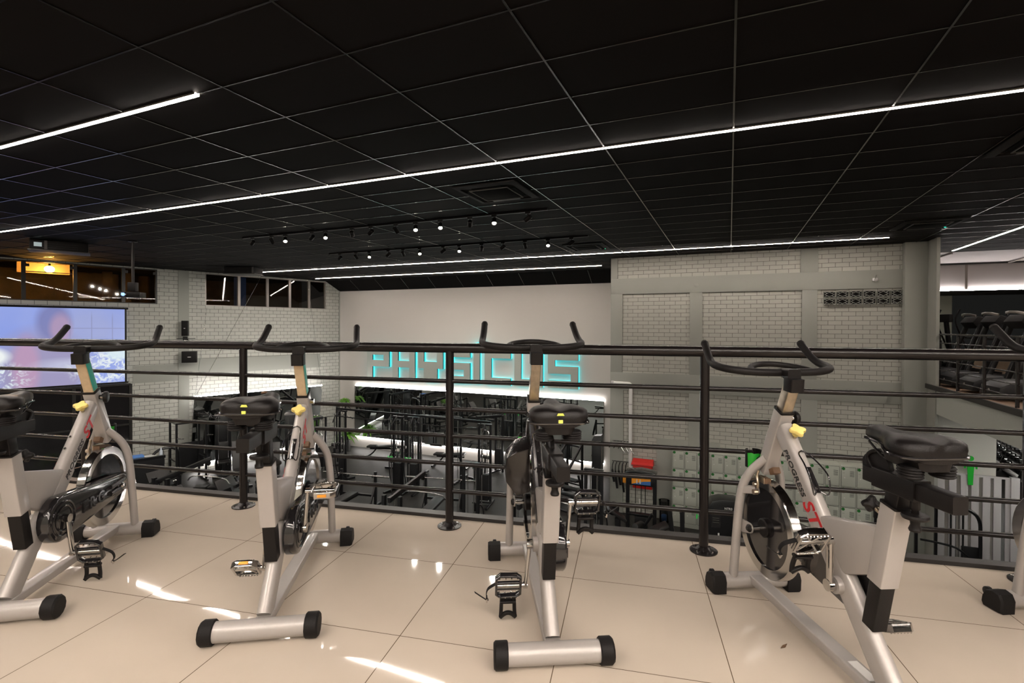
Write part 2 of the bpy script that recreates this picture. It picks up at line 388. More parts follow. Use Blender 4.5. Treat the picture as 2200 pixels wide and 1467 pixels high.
# ceiling boards: main field, then the field over the right-hand mezzanine
ce = mb()
ce.box((-13.5, 6.73, ZC+0.03), (21, 19.42, 0.05)); ce.box((0.5, 5.48, ZC+0.03), (7.0, 16.92, 0.05)); ce.box((10.0, 6.46, ZC+0.03), (12, 18.9, 0.05))
struct(ce.build('ceiling', 'ceiling board'))
bars = mb()
k = 0
LEDY = (5.304, 2.797, 12.80, 15.33, 0.29)
for i in range(-20, 14):
    x = 0.023+1.25*i
    y1 = 16.42 if x < -3.0 else (13.9 if x < 4.0 else 15.9)
    bars.box((x, (y1-3)/2, ZC), (0.015, y1+3, 0.008))
for j in range(-11, 19):
    y = 4.665+0.6235*j
    if y < -2.8: continue
    if y < 13.85: bars.box((-5, y, ZC), (34, 0.013, 0.006))
    elif y < 16.4:
        bars.box((-12.5, y, ZC), (19, 0.013, 0.006))
        if y < 15.9: bars.box((10, y, ZC), (12, 0.013, 0.006))
struct(bars.build('ceiling_grid', 'ceiling bar'))
# sloping soffit down to the sign wall
so = mb().loft([[V((-16.6, 16.42, ZC+0.004)), V((-3.0, 16.42, ZC+0.004)), V((-3.0, 17.06, 2.757)), V((-16.6, 17.06, 2.757))], [V((-16.6, 16.42, ZC+0.05)), V((-3.0, 16.42, ZC+0.05)), V((-3.0, 17.12, 2.80)), V((-16.6, 17.12, 2.80))]])
struct(so.build('ceiling_soffit', 'ceiling board'))
sb = mb()
for i in range(-14, -2):
    x = 0.023+1.25*i+0.625
    if -15.6 < x < -3.1: sb.bar((x, 16.43, ZC-0.002), (x, 17.04, 2.762), 0.018, 0.008, 0.001)
struct(sb.build('soffit_bars', 'ceiling bar'))
# sign wall
struct(mb().box((-9.4, BWY+0.1, -0.5), (12.9, 0.2, 6.7)).build('wall_back', 'plaster white'))
struct(mb().box((9.6, BWY+0.1, 1.6), (11.6, 0.2, 3.2)).build('wall_back_mezzanine', 'plaster pink grey'))
struct(mb().box((9.6, 28.0, -2.2), (13, 0.2, 3.4)).build('wall_back_annex', 'plaster pink grey'))
# right brick wall: recessed brick field behind a plaster frame
def uvxz(c): return (c.x+2.70, c.z-2.165)
struct(mb().box((0.3, RWY+0.14, -0.35), (6.62, 0.2, 7.05)).build('wall_right', 'brick right', uv=uvxz))
pf = mb()
def fr(x0, x1, z0, z1): pf.box(((x0+x1)/2, RWY+0.03, (z0+z1)/2), (x1-x0, 0.06, z1-z0))
fr(-3.016, -2.84, 2.59, ZC); fr(1.566, 1.93, 2.59, ZC)
fr(-3.016, 3.61, 2.165, 2.59)
fr(-3.016, -2.70, 0.02, 2.165); fr(-0.95, -0.65, 0.02, 2.165); fr(1.60, 1.92, 0.02, 2.165)
fr(-3.016, 3.61, -0.47, 0.02)
fr(-3.016, -2.66, GZ, -0.47); fr(-0.96, -0.65, GZ, -0.47); fr(1.60, 1.94, GZ, -0.47)
fr(-1.77, -0.96, GZ, -1.70); fr(-0.65, -0.20, -2.5, -1.70)
struct(pf.build('wall_right_plaster', 'plaster green grey', bevel=0.004))
struct(mb().box((-3.0, 15.5, -0.35), (0.06, 3.1, 7.05)).build('wall_right_return', 'plaster green grey'))
struct(mb().box((3.79, 13.86, -0.35), (0.43, 0.22, 7.05)).build('pillar_right', 'plaster green grey', bevel=0.006))
struct(mb().box((4.015, 13.50, -0.35), (0.06, 0.50, 7.05)).build('wall_stub', 'plaster green grey'))
# left wall with two window openings
lw = mb(); D = 0.15
def lbox(m, s0, s1, z0, z1, d0=-0.15, d1=0.0):
    P = [LP(s0, d0), LP(s1, d0), LP(s1, d1), LP(s0, d1)]
    m.loft([[V((p.x, p.y, z0)) for p in P], [V((p.x, p.y, z1)) for p in P]])
for s0, s1, z0, z1 in ((-20, 0.05, GZ, 1.975), (-20, -14.6, 1.975, 3.2), (-6.62, -5.19, 1.975, 3.2), (-0.64, 0.05, 1.975, 3.2), (-20, 0.05, 3.125, 3.2)): lbox(lw, s0, s1, z0, z1)
struct(lw.build('wall_left', 'brick left', uv=lambda c: ((c-CORNER).dot(wl)+20, c.z+0.03)))
pl = mb(); lbox(pl, -6.02, -5.70, GZ, ZC, 0, 0.025); lbox(pl, -0.05, 0.0, GZ, 2.9, 0, 0.02); lbox(pl, -7.30, -6.02, -0.62, -0.05, 0, 0.012); lbox(pl, -5.70, -0.9, -0.45, 0.10, 0, 0.012)
struct(pl.build('wall_left_pilaster', 'plaster green grey'))
# wall behind the camera and the side walls of the mezzanine
struct(mb().box((-5, -3.6, -0.3), (34, 0.2, 7)).build('wall_behind', 'plaster green grey'))
struct(mb().box((16, 9, -0.3), (0.2, 27, 7)).build('wall_far_right', 'brick left', uv=lambda c: (c.y, c.z)))
# right-hand mezzanine slab
struct(mb().box((10.0, 11.5, -0.02), (12.0, 11.2, 0.08)).build('floor_mezzanine_right', 'wood floor'))
struct(mb().box((10.0, 11.5, -0.31), (11.98, 11.18, 0.48)).build('slab_mezzanine_right', 'slab grey'))
struct(mb().box((3.98, 11.3, 0.0), (0.05, 10.6, 0.10)).build('trim_2', 'kerb metal'))
# men's changing-room wall below
struct(mb().box((4.75, 14.0, -2.2), (1.0, 0.1, 3.3)).build('wall_changing_room', 'plaster white'))

# soffit and lit panel over the right mezzanine
ms = mb().loft([[V((4.0, 15.9, ZC)), V((15.6, 15.9, ZC)), V((15.6, 17.05, 2.985)), V((4.0, 17.05, 2.985))], [V((4.0, 15.9, ZC+0.1)), V((15.6, 15.9, ZC+0.1)), V((15.6, 17.05, 3.1)), V((4.0, 17.05, 3.1))]])
struct(ms.build('ceiling_soffit_right', 'plaster pink grey'))
for x in (4.6, 6.6, 8.6, 10.6):
    struct(mb().bar((x+0.5, 15.95, ZC-0.03), (x, 17.0, 2.96), 0.05, 0.03).build('trim_3', 'frame alu'))
for x in (5.75, 7.6, 9.4, 11.2):
    struct(mb().box((x, 17.03, 2.62), (0.05, 0.03, 0.66)).build('trim_4', 'frame alu'))
struct(mb().box((9.8, 17.02, 2.965), (11.6, 0.05, 0.03)).build('trim_5', 'window bar'))

# windows in the left wall
def window(s0, s1, z0, z1, muls, name, bar_m):
    w = struct(mb().box((0, 0, 0), (0.001, 0.001, 0.001)).build(name, bar_m)) if False else None
    f = mb()
    for a in muls: lbox(f, a-0.045, a+0.045, z0, z1, -0.12, -0.03)
    lbox(f, s0, s1, z0, z0+0.03, -0.12, -0.03); lbox(f, s0, s1, z1-0.03, z1, -0.12, -0.03)
    lbox(f, s0, s0+0.04, z0, z1, -0.12, -0.03); lbox(f, s1-0.04, s1, z0, z1, -0.12, -0.03)
    w = struct(f.build(name, bar_m))
    ed = [s0]+list(muls)+[s1]
    for a, b in zip(ed[:-1], ed[1:]):
        p = mb(); lbox(p, a+0.02, b-0.02, z0, z1, -0.085, -0.079); p.build('pane', 'window glass', w)
    return w
w1 = window(-14.6, -6.62, 1.975, 3.125, (-13.0, -11.3, -9.83, -8.70, -7.52), 'window_1', 'window bar')
h_ = mb(); lbox(h_, -9.78, -8.75, 2.80, 2.825, -0.10, -0.06); h_.build('transom', 'window bar', w1)
for a in (-9.76, -8.78, -7.46, -6.68):
    h_ = mb(); lbox(h_, a-0.05, a+0.05, 2.95, 3.03, -0.06, 0.0); h_.build('latch', 'window bar', w1)
w2 = window(-5.19, -0.64, 1.975, 3.125, (-4.05, -3.02, -2.15, -1.35), 'window_2', 'frame alu')
# what stands outside the panes
struct(mb().box((0, 0, 0), (0.2, 16, 5)).xf(Matrix.Translation(LP(-8, -3.6, 2.0))@Matrix.Rotation(-WLA, 4, 'Z')).build('wall_outside', 'outside dark'))
sl = mb().box((0, 0, 0), (3.2, 5.2, 0.10)).xf(Matrix.Translation(LP(-9.8, -2.2, 3.22))@Matrix.Rotation(-WLA, 4, 'Z')).build('roof_outside', 'outside wall'); struct(sl)
struct(mb().box((0, 0, 0), (0.1, 1.2, 0.34)).xf(Matrix.Translation(LP(-9.3, -1.1, 3.02))@Matrix.Rotation(-WLA, 4, 'Z')).build('wall_outside_lit', 'outside wall'))
for s_, w_ in ((-7.5, 0.25), (-6.9, 0.15)):
    struct(mb().box((0, 0, 0), (w_, w_, 4)).xf(Matrix.Translation(LP(s_, -2.6, 1.6))@Matrix.Rotation(-WLA, 4, 'Z')).build('pillar_outside', 'outside dark'))
for s_ in (-3.6,):
    struct(mb().box((0, 0, 0), (0.3, 0.34, 4)).xf(Matrix.Translation(LP(s_, -1.2, 1.6))@Matrix.Rotation(-WLA, 4, 'Z')).build('pillar_outside_blue', 'outside blue'))
t = thing('outdoor_lamp', 'amber sodium lamp glowing outside the high window', 'lamp', LP(-9.22, -0.62, 2.96))
mb().ell((0, 0, 0), (0.13, 0.13, 0.10)).build('bulb', 'sodium glow', t)
mb().cyl((0, 0, 0.06), (0, 0, 0.20), 0.03).build('socket', 'window bar', t)
pl_ = bpy.data.lights.new('sodium_lamp', 'POINT'); pl_.energy = 260; pl_.color = (1.0, 0.5, 0.1); pl_.shadow_soft_size = 0.1
po = bpy.data.objects.new('sodium_lamp', pl_); COL.objects.link(po); po.location = LP(-9.22, -0.62, 2.80)

# dark shop-front doors under the screen
f = mb()
for a in (-13.5, -11.8, -10.1, -8.75, -7.36): lbox(f, a-0.04, a+0.04, GZ, -0.62, 0.0, 0.05)
lbox(f, -13.5, -7.36, -0.66, -0.60, 0.0, 0.05); lbox(f, -13.5, -7.36, -1.95, -1.90, 0, 0.05)
dr = struct(f.build('door_1', 'window bar'))
p = mb(); lbox(p, -13.5, -7.36, GZ, -0.62, 0.005, 0.02); p.build('pane', 'black gloss', dr)

# ------------------------------------------------------------------ light strips in the ceiling grid
def strip(name, p0, p1, w, label, cat='light', group=None, material='strip light', h=0.02):
    p0, p1 = V(p0), V(p1); c = (p0+p1)/2
    t = thing(name, label, cat, c, 0, group)
    d = p1-p0; L = d.length/2; d.normalize()
    mb().bar(-d*L, d*L, w, h, 0.002, up=(0, 0, 1)).build('diffuser', material, t)
    sd = d.cross(V((0, 0, 1)))
    hs = mb()
    for q in (-1, 1): hs.bar(-d*L+sd*q*(w/2+0.004)+V((0, 0, 0.004)), d*L+sd*q*(w/2+0.004)+V((0, 0, 0.004)), 0.006, h, 0.001, up=(0, 0, 1))
    hs.build('housing', 'frame alu', t); return t
G1 = 'linear light strips set in the ceiling'
strip('ceiling_light_strip', (-18.9, 5.304, ZC-0.004), (8.5, 5.304, ZC-0.004), 0.036, 'longest linear light strip, running across the whole black ceiling', group=G1)
strip('ceiling_light_strip', (-18.9, 2.797, ZC-0.004), (-4.035, 2.797, ZC-0.004), 0.036, 'linear light strip ending in mid-ceiling above the left stationary bike', group=G1)
strip('ceiling_light_strip', (-18.9, 0.30, ZC-0.004), (-1.85, 0.30, ZC-0.004), 0.036, 'linear light strip glimpsed in the top left corner of the ceiling', group=G1)
strip('ceiling_light_strip', (-15.11, 12.80, ZC-0.004), (3.05, 12.80, ZC-0.004), 0.036, 'linear light strip just in front of the brick wall top', group=G1)
strip('ceiling_light_strip', (-15.12, 15.33, ZC-0.004), (-3.63, 15.33, ZC-0.004), 0.036, 'shorter linear light strip nearest the sloping soffit over the sign wall', group=G1)
strip('ceiling_light_strip', (4.99, 15.56, ZC-0.004), (5.03, 4.0, ZC-0.004), 0.036, 'linear light strip running lengthwise over the treadmills', group=G1)
# ------------------------------------------------------------------ railing in front of the bikes
rl = thing('balcony_railing', 'black steel tube railing along the edge of the tiled mezzanine', 'railing', RP(-1.085, 2.985))
rl.rotation_euler = (0, 0, RD)
def post_local(u): return u+1.085
mb().cyl((post_local(-12), 0, 1.118), (post_local(3.45), 0, 1.118), 0.030, 20).build('handrail', 'rail paint', rl)
for z in (0.909+0.002, 0.736, 0.569, 0.394, 0.222):
    mb().cyl((post_local(-12), 0, z), (post_local(3.45), 0, z), 0.0135, 12).build('horizontal_bar', 'rail paint', rl)
for u in (-11.5, -10.0, -8.5, -7.0, -5.5, -3.993, -2.596, -1.085, 0.42, 1.93, 3.43):
    po = mb().cyl((post_local(u), 0, 0.004), (post_local(u), 0, 1.10), 0.0255, 20).build('post', 'rail paint', rl)
    fg = mb().lathe([(0.075, 0.0), (0.075, 0.006), (0.045, 0.011), (0.028, 0.03)], (post_local(u), 0, 0), (0, 0, 1), 28)
    fo = fg.build('base_flange', 'rail paint', po)
    for k in range(4):
        a = PI/4+k*PI/2; mb().cyl((post_local(u)+0.056*math.cos(a), 0.056*math.sin(a), 0.005), (post_local(u)+0.056*math.cos(a), 0.056*math.sin(a), 0.014), 0.006, 8).build('bolt', 'chrome', po)

# ------------------------------------------------------------------ stationary bikes (local: x forwards, y to the rider's left, z up)
BB = V((0.275, 0, 0.335)); AX = V((0.76, 0, 0.345)); WR = 0.218
HEAD_T, HEAD_B = V((0.65, 0, 0.895)), V((0.782, 0, 0.60))
MT_B, MT_T = V((0.045, 0, 0.075)), V((0.655, 0, 0.818))
MD = (MT_T-MT_B).normalized(); MN = V((-MD.z, 0, MD.x))     # along the main tube, and its upper side
def ring_xz(cx, cz, r, y, a0=0, a1=360, n=24): return [V((cx+r*math.cos(math.radians(a0+(a1-a0)*i/n)), y, cz+r*math.sin(math.radians(a0+(a1-a0)*i/n)))) for i in range(n)]

def stadium(c1, r1, c2, r2, n=14):
    d = math.dist(c1, c2); th = math.atan2(c2[1]-c1[1], c2[0]-c1[0]); al = math.acos((r1-r2)/d)
    out = [(c2[0]+r2*math.cos(th-al+2*al*i/n), c2[1]+r2*math.sin(th-al+2*al*i/n)) for i in range(n+1)]
    out += [(c1[0]+r1*math.cos(th+al+(2*PI-2*al)*i/n), c1[1]+r1*math.sin(th+al+(2*PI-2*al)*i/n)) for i in range(n+1)]
    return out

def saddle(t, x0, z0, yaw=0.0, tear=False, mark=True):
    st = [(-0.150, 0.060, -0.004, -0.040), (-0.147, 0.088, 0.026, -0.046), (-0.128, 0.108, 0.042, -0.046), (-0.095, 0.116, 0.050, -0.044), (-0.055, 0.108, 0.048, -0.040),
          (-0.015, 0.085, 0.040, -0.036), (0.025, 0.056, 0.038, -0.034), (0.065, 0.038, 0.040, -0.030), (0.110, 0.031, 0.040, -0.026), (0.145, 0.027, 0.028, -0.022), (0.158, 0.016, 0.010, -0.016)]
    rings = []
    for x, w, zt, zb in st:
        r = []; w *= 0.92; x = x*0.86-0.004; zt *= 0.8; zb *= 0.78
        for i in range(20):
            a = 2*PI*i/20; c, s_ = math.cos(a), math.sin(a)
            y = w*math.copysign(abs(c)**0.8, c); z = (zt if s_ > 0 else -zb)*math.copysign(abs(s_)**0.7, s_)
            if s_ > 0: z = zt*abs(s_)**0.6-0.012*math.exp(-(y/0.022)**2)*(1 if -0.13 < x < 0.08 else 0)
            r.append(V((x, y, z)))
        rings.append(r)
    m = Matrix.Translation((x0, 0, z0))@Matrix.Rotation(yaw, 4, 'Z')@Matrix.Rotation(-0.03, 4, 'Y')
    sd = mb().loft(rings).xf(m).build('saddle', 'saddle vinyl', t, sharp=60)
    piping = [V((x*0.86-0.004, w*0.93, -0.018)) for x, w, a, b in st]+[V((x*0.86-0.004, -w*0.93, -0.018)) for x, w, a, b in st[::-1]]
    mb().tube(piping, 0.0045, 6, closed=True).xf(m).build('piping', 'black gloss', sd)
    up_ = mb().prism(rrect(0.17, 0.10, 0.03), lambda a, b: (a*0.9-0.05, b*1.0, -0.058), lambda a, b: (a*0.9-0.05, b*1.2, -0.028)).xf(m)
    up_.build('saddle_base', 'black plastic', sd)
    for q in (-1, 1):
        sp_ = mb()
        for k in range(4): sp_.lathe([(0.030, 0), (0.034, 0.004), (0.030, 0.008)], (-0.085, q*0.050, -0.084+k*0.008), (0, 0, 1), 14)
        sp_.cyl((-0.085, q*0.050, -0.084), (-0.085, q*0.050, -0.05), 0.024, 14); sp_.xf(m).build('saddle_spring', 'black rubber', sd)
        mb().tube(catmull([(0.12, q*0.012, -0.03), (0.05, q*0.02, -0.062), (-0.05, q*0.03, -0.068), (-0.10, q*0.05, -0.07)]), 0.004, 8).xf(m).build('saddle_rail', 'black plastic', sd)
    if mark:
        mb().box((-0.1345, 0.0, -0.012), (0.004, 0.016, 0.016)).xf(m@Matrix.Translation((0, 0, 0))).build('sticker', 'sticker yellow', sd, bevel=0.002)
        mb().prism([(-0.016, 0.010), (0.016, 0.010), (0.011, 0.017), (-0.011, 0.017)], lambda a, b: (-0.1335, a*0.8, b), lambda a, b: (-0.127, a*0.8, b+0.003)).xf(m).build('sticker', 'sticker yellow', sd)
    if tear: mb().ell((0.04, 0.004, 0.037), (0.022, 0.010, 0.006), 8, 5).xf(m).build('torn_patch', 'brake pad', sd)
    return sd

def handlebar(t, z, x0=0.675):
    P = []
    half = [(0.0, 0.0, 0.0), (0.0, 0.06, 0.0), (0.0, 0.13, 0.002), (0.012, 0.185, 0.006), (0.045, 0.232, 0.012), (0.100, 0.252, 0.020), (0.150, 0.252, 0.030), (0.190, 0.247, 0.052), (0.225, 0.242, 0.083), (0.260, 0.238, 0.116)]
    pts = [V((x0+a, -b, z+c)) for a, b, c in half[::-1]][:-1]+[V((x0+a, b, z+c)) for a, b, c in half]
    hb = mb().tube(catmull(pts, 4), 0.0165, 14).build('handlebar', 'foam grip', t)
    for q in (-1, 1):
        a, b = V((x0+0.258, q*0.2382, z+0.1142)), V((x0+0.2665, q*0.237, z+0.1222))
        mb().cyl(a, b, 0.0175, 14, 0.014).build('end_plug', 'black rubber', hb)
    lp = [(0.0, -0.120, 0.0), (0.030, -0.128, 0.006), (0.085, -0.105, 0.016), (0.130, -0.05, 0.024), (0.140, 0.0, 0.026), (0.130, 0.05, 0.024), (0.085, 0.105, 0.016), (0.030, 0.128, 0.006), (0.0, 0.120, 0.0)]
    mb().tube(catmull([(x0+a, b, z+c) for a, b, c in lp], 4), 0.013, 12).build('inner_loop', 'foam grip', hb)
    # stem clamp: a boxy black casting that slopes back down to the post
    st = mb().loft([[V((x0-0.065+0.0, y, zz)) for y, zz in rrect(0.056, 0.060, 0.008)] for _ in (0,)]*1+[[V((x0+0.0, y, zz)) for y, zz in rrect(0.046, 0.036, 0.010)], [V((x0+0.028, y, zz)) for y, zz in rrect(0.042, 0.030, 0.010)]])
    st.v = [V((v.x, v.y, v.z+z-(0.012 if v.x < x0-0.03 else 0.0))) for v in st.v]
    st.bar((x0-0.057, 0, z-0.075), (x0-0.062, 0, z-0.020), 0.058, 0.062, 0.008, up=(1, 0, 0.4))
    st.build('stem', 'black plastic', hb)
    return hb

def pedal(t, pos, side, black, tilt, strap=True):
    """platform beside the crank end; local: x length, y across, z up through the plate"""
    m = Matrix.Translation(pos)@Matrix.Rotation(tilt, 4, 'Y')@Matrix.Diagonal((1.15, 1.12, 1.15, 1))
    ma = 'black gloss' if black else 'chrome'
    pd = mb().tube([(-0.034, -0.045*1, 0), (-0.046, -0.030, 0), (-0.048, 0.030, 0), (-0.034, 0.045, 0), (0.034, 0.045, 0), (0.048, 0.030, 0), (0.046, -0.030, 0), (0.034, -0.045, 0)], 1, closed=True, sec=rrect(0.022 if black else 0.026, 0.009, 0.003), up=(0, 0, 1))
    for x in (-0.013, 0.013) if black else (0,): pd.bar((x, -0.042, 0), (x, 0.042, 0), 0.010, 0.012, 0.003)
    if not black:
        pd.bar((-0.04, -0.03, 0), (0.04, 0.03, 0), 0.007, 0.010, 0.002); pd.bar((-0.04, 0.03, 0), (0.04, -0.03, 0), 0.007, 0.010, 0.002)
    n0 = len(pd.f)
    for x in (-0.042, 0.042):
        for k in range(7):
            y = -0.033+0.011*k
            for z in (0.013, -0.013):
                if black and k % 2: continue
                pd.ell((x, y, z), (0.0035, 0.0028, 0.0035), 6, 4)
    po = pd.xf(m).build('pedal', ma, t); po.data.materials.append(MATS['chrome'])
    for i, p in enumerate(po.data.polygons): p.material_index = 1 if i >= n0 else 0
    mb().cyl((0, -side*0.062, 0), (0, side*0.044, 0), 0.009, 12).xf(m).build('spindle', 'chrome', po)
    if not black and not strap and abs(tilt-0.4) > 0.01:
        mb().box((-0.053, 0, 0), (0.004, 0.034, 0.010)).xf(m).build('reflector', 'orange plastic', po)
    if strap:
        cg = mb()
        for y in (-0.022, 0.022): cg.tube(catmull([(0.045, y, 0), (0.075, y*1.1, -0.004), (0.105, y*1.15, -0.010), (0.125, y*1.25, -0.022)]), 1, sec=rrect(0.010, 0.014, 0.003), up=(0, 0, 1))
        cg.tube(catmull([(0.125, -0.030, -0.022), (0.112, -0.014, -0.020), (0.108, 0, -0.019), (0.112, 0.014, -0.020), (0.125, 0.030, -0.022)]), 1, sec=rrect(0.012, 0.014, 0.003), up=(0, 0, 1))
        cg.bar((0.070, -0.03, -0.003), (0.070, 0.03, -0.003), 0.010, 0.02, 0.003)
        cg.xf(m).build('toe_cage', 'black plastic', po)
        sy = side
        pts = [(-0.01, sy*0.048, 0.0), (0.02, sy*0.075, 0.008), (0.045, sy*0.082, 0.004), (0.06, sy*0.075, -0.006), (0.052, sy*0.095, 0.0), (0.03, sy*0.125, 0.004)]
        mb().tube(catmull(pts), 1, sec=rrect(0.014, 0.0025, 0.001), up=(0, 0, 1)).xf(m).build('strap', 'black rubber', po)
        mb().box((0.058, sy*0.080, -0.002), (0.018, 0.006, 0.02)).xf(m).build('buckle', 'chrome', po, bevel=0.002)
    return po

def star_knob(t, c, axis, r, material, name, stem=0.03):
    ax = V(axis).normalized(); a = V((0, 1, 0)); u = (a-ax*a.dot(ax)).normalized(); w = ax.cross(u); c = V(c)
    def ring(rr, h, k): return [c+ax*h+(u*math.cos(2*PI*i/32)+w*math.sin(2*PI*i/32))*rr*(1+k*math.cos(4*2*PI*i/32)) for i in range(32)]
    o = mb().loft([ring(r*0.45, 0.0, 0.0), ring(r*0.55, 0.012, 0.05), ring(r*0.92, 0.018, 0.22), ring(r, 0.024, 0.24), ring(r*0.92, 0.034, 0.22), ring(r*0.6, 0.036, 0.1)]).build(name, material, t, sharp=50)
    mb().cyl(c-ax*stem, c+ax*0.004, 0.008, 12).build('threaded_rod', 'worn chrome', o)
    return o

def make_bike(label, loc, ang, hz, sz, crank_deg, seat_yaw=0.0, dark=False, black_pedals=True, drop=0.125, post_mat='beige post', slide=0.0, tape=True, knob_chrome=False, tear=False, cage=True, tag_=False, ltilt=(0.9, 0.9), straps=(True, True), mark=True):
    t = thing('stationary_bike', label, 'exercise bike', (loc[0], loc[1], 0), math.radians(ang), 'indoor stationary bikes along the railing')
    fr_m, dk = 'frame grey', ('frame black' if dark else 'frame grey')
    # feet
    for x, nm in ((0.0, 'rear_stabilizer'), (0.885, 'front_stabilizer')):
        r = 0.039 if x == 0 else 0.036
        s_ = mb().cyl((x, -0.185, 0.048), (x, 0.185, 0.048), r, 24).build(nm, fr_m, t)
        for q in (-1, 1):
            c = mb()
            if x == 0: c.lathe([(r+0.006, 0), (r+0.009, 0.003), (r+0.009, 0.045), (r+0.003, 0.052)], (x, q*0.170, 0.048), (0, q, 0), 12)
            else:
                pr = [(-0.040, -0.047), (0.042, -0.047), (0.050, -0.030), (0.046, 0.0), (0.032, 0.030), (0.0, 0.043), (-0.030, 0.036), (-0.043, 0.010)]
                c.prism(pr, lambda a, b: (x+a, q*0.150, 0.048+b), lambda a, b: (x+a, q*0.205, 0.048+b)); c.prism(pr, lambda a, b: (x+a, q*0.205, 0.048+b), lambda a, b: (x+a*0.9, q*0.215, 0.048+b*0.9))
            c.build('end_cap', 'black rubber', s_, bevel=0.0)
            if x > 0:
                mb().lathe([(0.016, 0), (0.021, 0.003), (0.021, 0.017), (0.016, 0.020)], (x+0.050, q*0.178-0.01, 0.058), (0, 1, 0), 16).build('transport_wheel', 'black plastic', s_)
    mb().bar((0.02, 0, 0.062), (0.86, 0, 0.062), 0.060, 0.038, 0.006, up=(0, 0, 1)).build('floor_beam', fr_m, t)
    if tag_: mb().box((0.19, 0.0, 0.0822), (0.10, 0.034, 0.002)).build('paper_label', 'white paint', t)
    # main tube
    sec = [(y, x) for x, y in rrect(0.052, 0.092, 0.024, 5)]
    mt = mb().tube([MT_B, MT_T], 1, sec=sec, up=MN).build('main_tube', dk, t)
    if dark: mb().tube([MT_B, MT_B+MD*0.42], 1, sec=[(a*1.02, b*1.02) for a, b in sec], up=MN).build('grey_lower_section', 'frame grey', mt)
    if not dark:
        lettering('PROGRESS', 0.205, 0.026, 0.002, 'lettering black', mt, MT_T-MD*0.095+V((0, 0.0265, 0))-MN*0.020, -MD, MN, 0.25)
        lettering('ST', 0.115, 0.062, 0.002, 'lettering red', mt, MT_T-MD*0.312+V((0, 0.0265, 0))-MN*0.034, -MD, MN, 0.25)
        o = MT_T-MD*0.42
        lettering('PROGRESS', 0.215, 0.026, 0.002, 'lettering black', mt, o-V((0, 0.0265, 0))-MN*0.020, MD, MN, 0.25)
        lettering('ST', 0.115, 0.062, 0.002, 'lettering red', mt, MT_T-MD*0.185-V((0, 0.0265, 0))-MN*0.040, MD, MN, 0.25)
    # head tube and sliding post
    ht = mb().bar(HEAD_T, HEAD_B, 0.058, 0.062, 0.006, up=(1, 0, 0.4)).build('head_tube', dk if dark else fr_m, t)
    if dark: mb().bar(HEAD_T+V((0, 0, 0.001)), HEAD_T+(HEAD_B-HEAD_T)*0.18, 0.0595, 0.0635, 0.006, up=(1, 0, 0.4)).build('grey_collar', 'frame grey', ht)
    hd = (HEAD_T-HEAD_B).normalized()
    mb().bar(HEAD_T-hd*0.004, HEAD_T+hd*0.006, 0.061, 0.065, 0.006, up=(1, 0, 0.4)).build('top_bushing', 'black plastic', ht)
    top = HEAD_T+hd*((hz-0.03-HEAD_T.z)/hd.z)
    ps = mb().bar(HEAD_T-hd*0.05, top, 0.046, 0.050, 0.004, up=(1, 0, 0.4)).build('handlebar_post', post_mat, t)
    if tape: mb().bar(HEAD_T+hd*0.010-V((0, 0.0235, 0)), top-V((0, 0.0235, 0)), 0.002, 0.038, 0.001, up=(1, 0, 0.4)).build('scale_strip', 'teal tape', ps)
    handlebar(t, hz, top.x+0.055)
    kc = HEAD_T-hd*0.045+V((0.035, 0, 0))
    if knob_chrome:
        mb().cyl(HEAD_T-hd*0.045+V((0, -0.03, 0)), HEAD_T-hd*0.045+V((0, -0.05, 0)), 0.014, 6).build('lock_bolt', 'chrome', t)
    else:
        kp = HEAD_T-hd*0.04+V((0.0, -0.03, 0))
        kk = mb().lathe([(0.012, 0), (0.014, 0.018), (0.028, 0.020), (0.031, 0.026), (0.031, 0.036), (0.024, 0.040)], kp, (0.25, -1, 0), 20).build('height_knob', 'black plastic', t)
        mb().cyl(kp, kp+V((0, -0.02, 0)), 0.011, 12).build('collar_nut', 'chrome', kk)
    # fork legs
    for q in (-1, 1):
        pts = [(0.745, q*0.020, 0.665), (0.775, q*0.045, 0.628), (0.800, q*0.072, 0.580), (0.818, q*0.090, 0.520), (0.835, q*0.098, 0.42), (0.853, q*0.100, 0.28), (0.878, q*0.102, 0.068)]
        lg = mb().tube(catmull(pts, 5), 0.0195, 16).build('fork_leg', fr_m, t)
        ba = mb().prism(stadium((0.835, 0.33), 0.030, (0.765, 0.343), 0.022, 8), lambda a, b: (a, q*0.086, b), lambda a, b: (a, q*0.080, b)).build('axle_plate', fr_m, lg)
        mb().lathe([(0.017, 0), (0.017, 0.010), (0.010, 0.016)], (0.76, q*0.086, 0.345), (0, q, 0), 6).build('axle_nut', 'black plastic' if q > 0 else 'chrome', lg)
    # flywheel
    n = 48
    prof = [(0.176, -0.020), (WR-0.004, -0.022), (WR, -0.018), (WR, 0.018), (WR-0.004, 0.022), (0.176, 0.020)]
    fwl = mb(); fwl.loft([[AX+V((r*math.cos(2*PI*i/n), h, r*math.sin(2*PI*i/n))) for i in range(n)] for r, h in prof], closed=True)
    fwo = fwl.build('flywheel', 'chrome', t)
    mb().lathe([(0.177, -0.012), (0.177, 0.012)], AX, (0, 1, 0), n).build('wheel_disc', 'black gloss', fwo)
    mb().lathe([(0.036, -0.030), (0.042, -0.026), (0.042, 0.026), (0.036, 0.030)], AX, (0, 1, 0), 24).build('hub', 'black plastic', fwo)
    mb().cyl(AX-V((0, 0.085, 0)), AX+V((0, 0.085, 0)), 0.009, 12).build('axle', 'chrome', fwo)
    # brake: bracket from the left leg, caliper and felt pad lying on the rim
    bk = mb().bar((0.815, 0.088, 0.505), (0.755, 0.056, 0.520), 0.030, 0.034, 0.004).build('brake_bracket', fr_m, t)
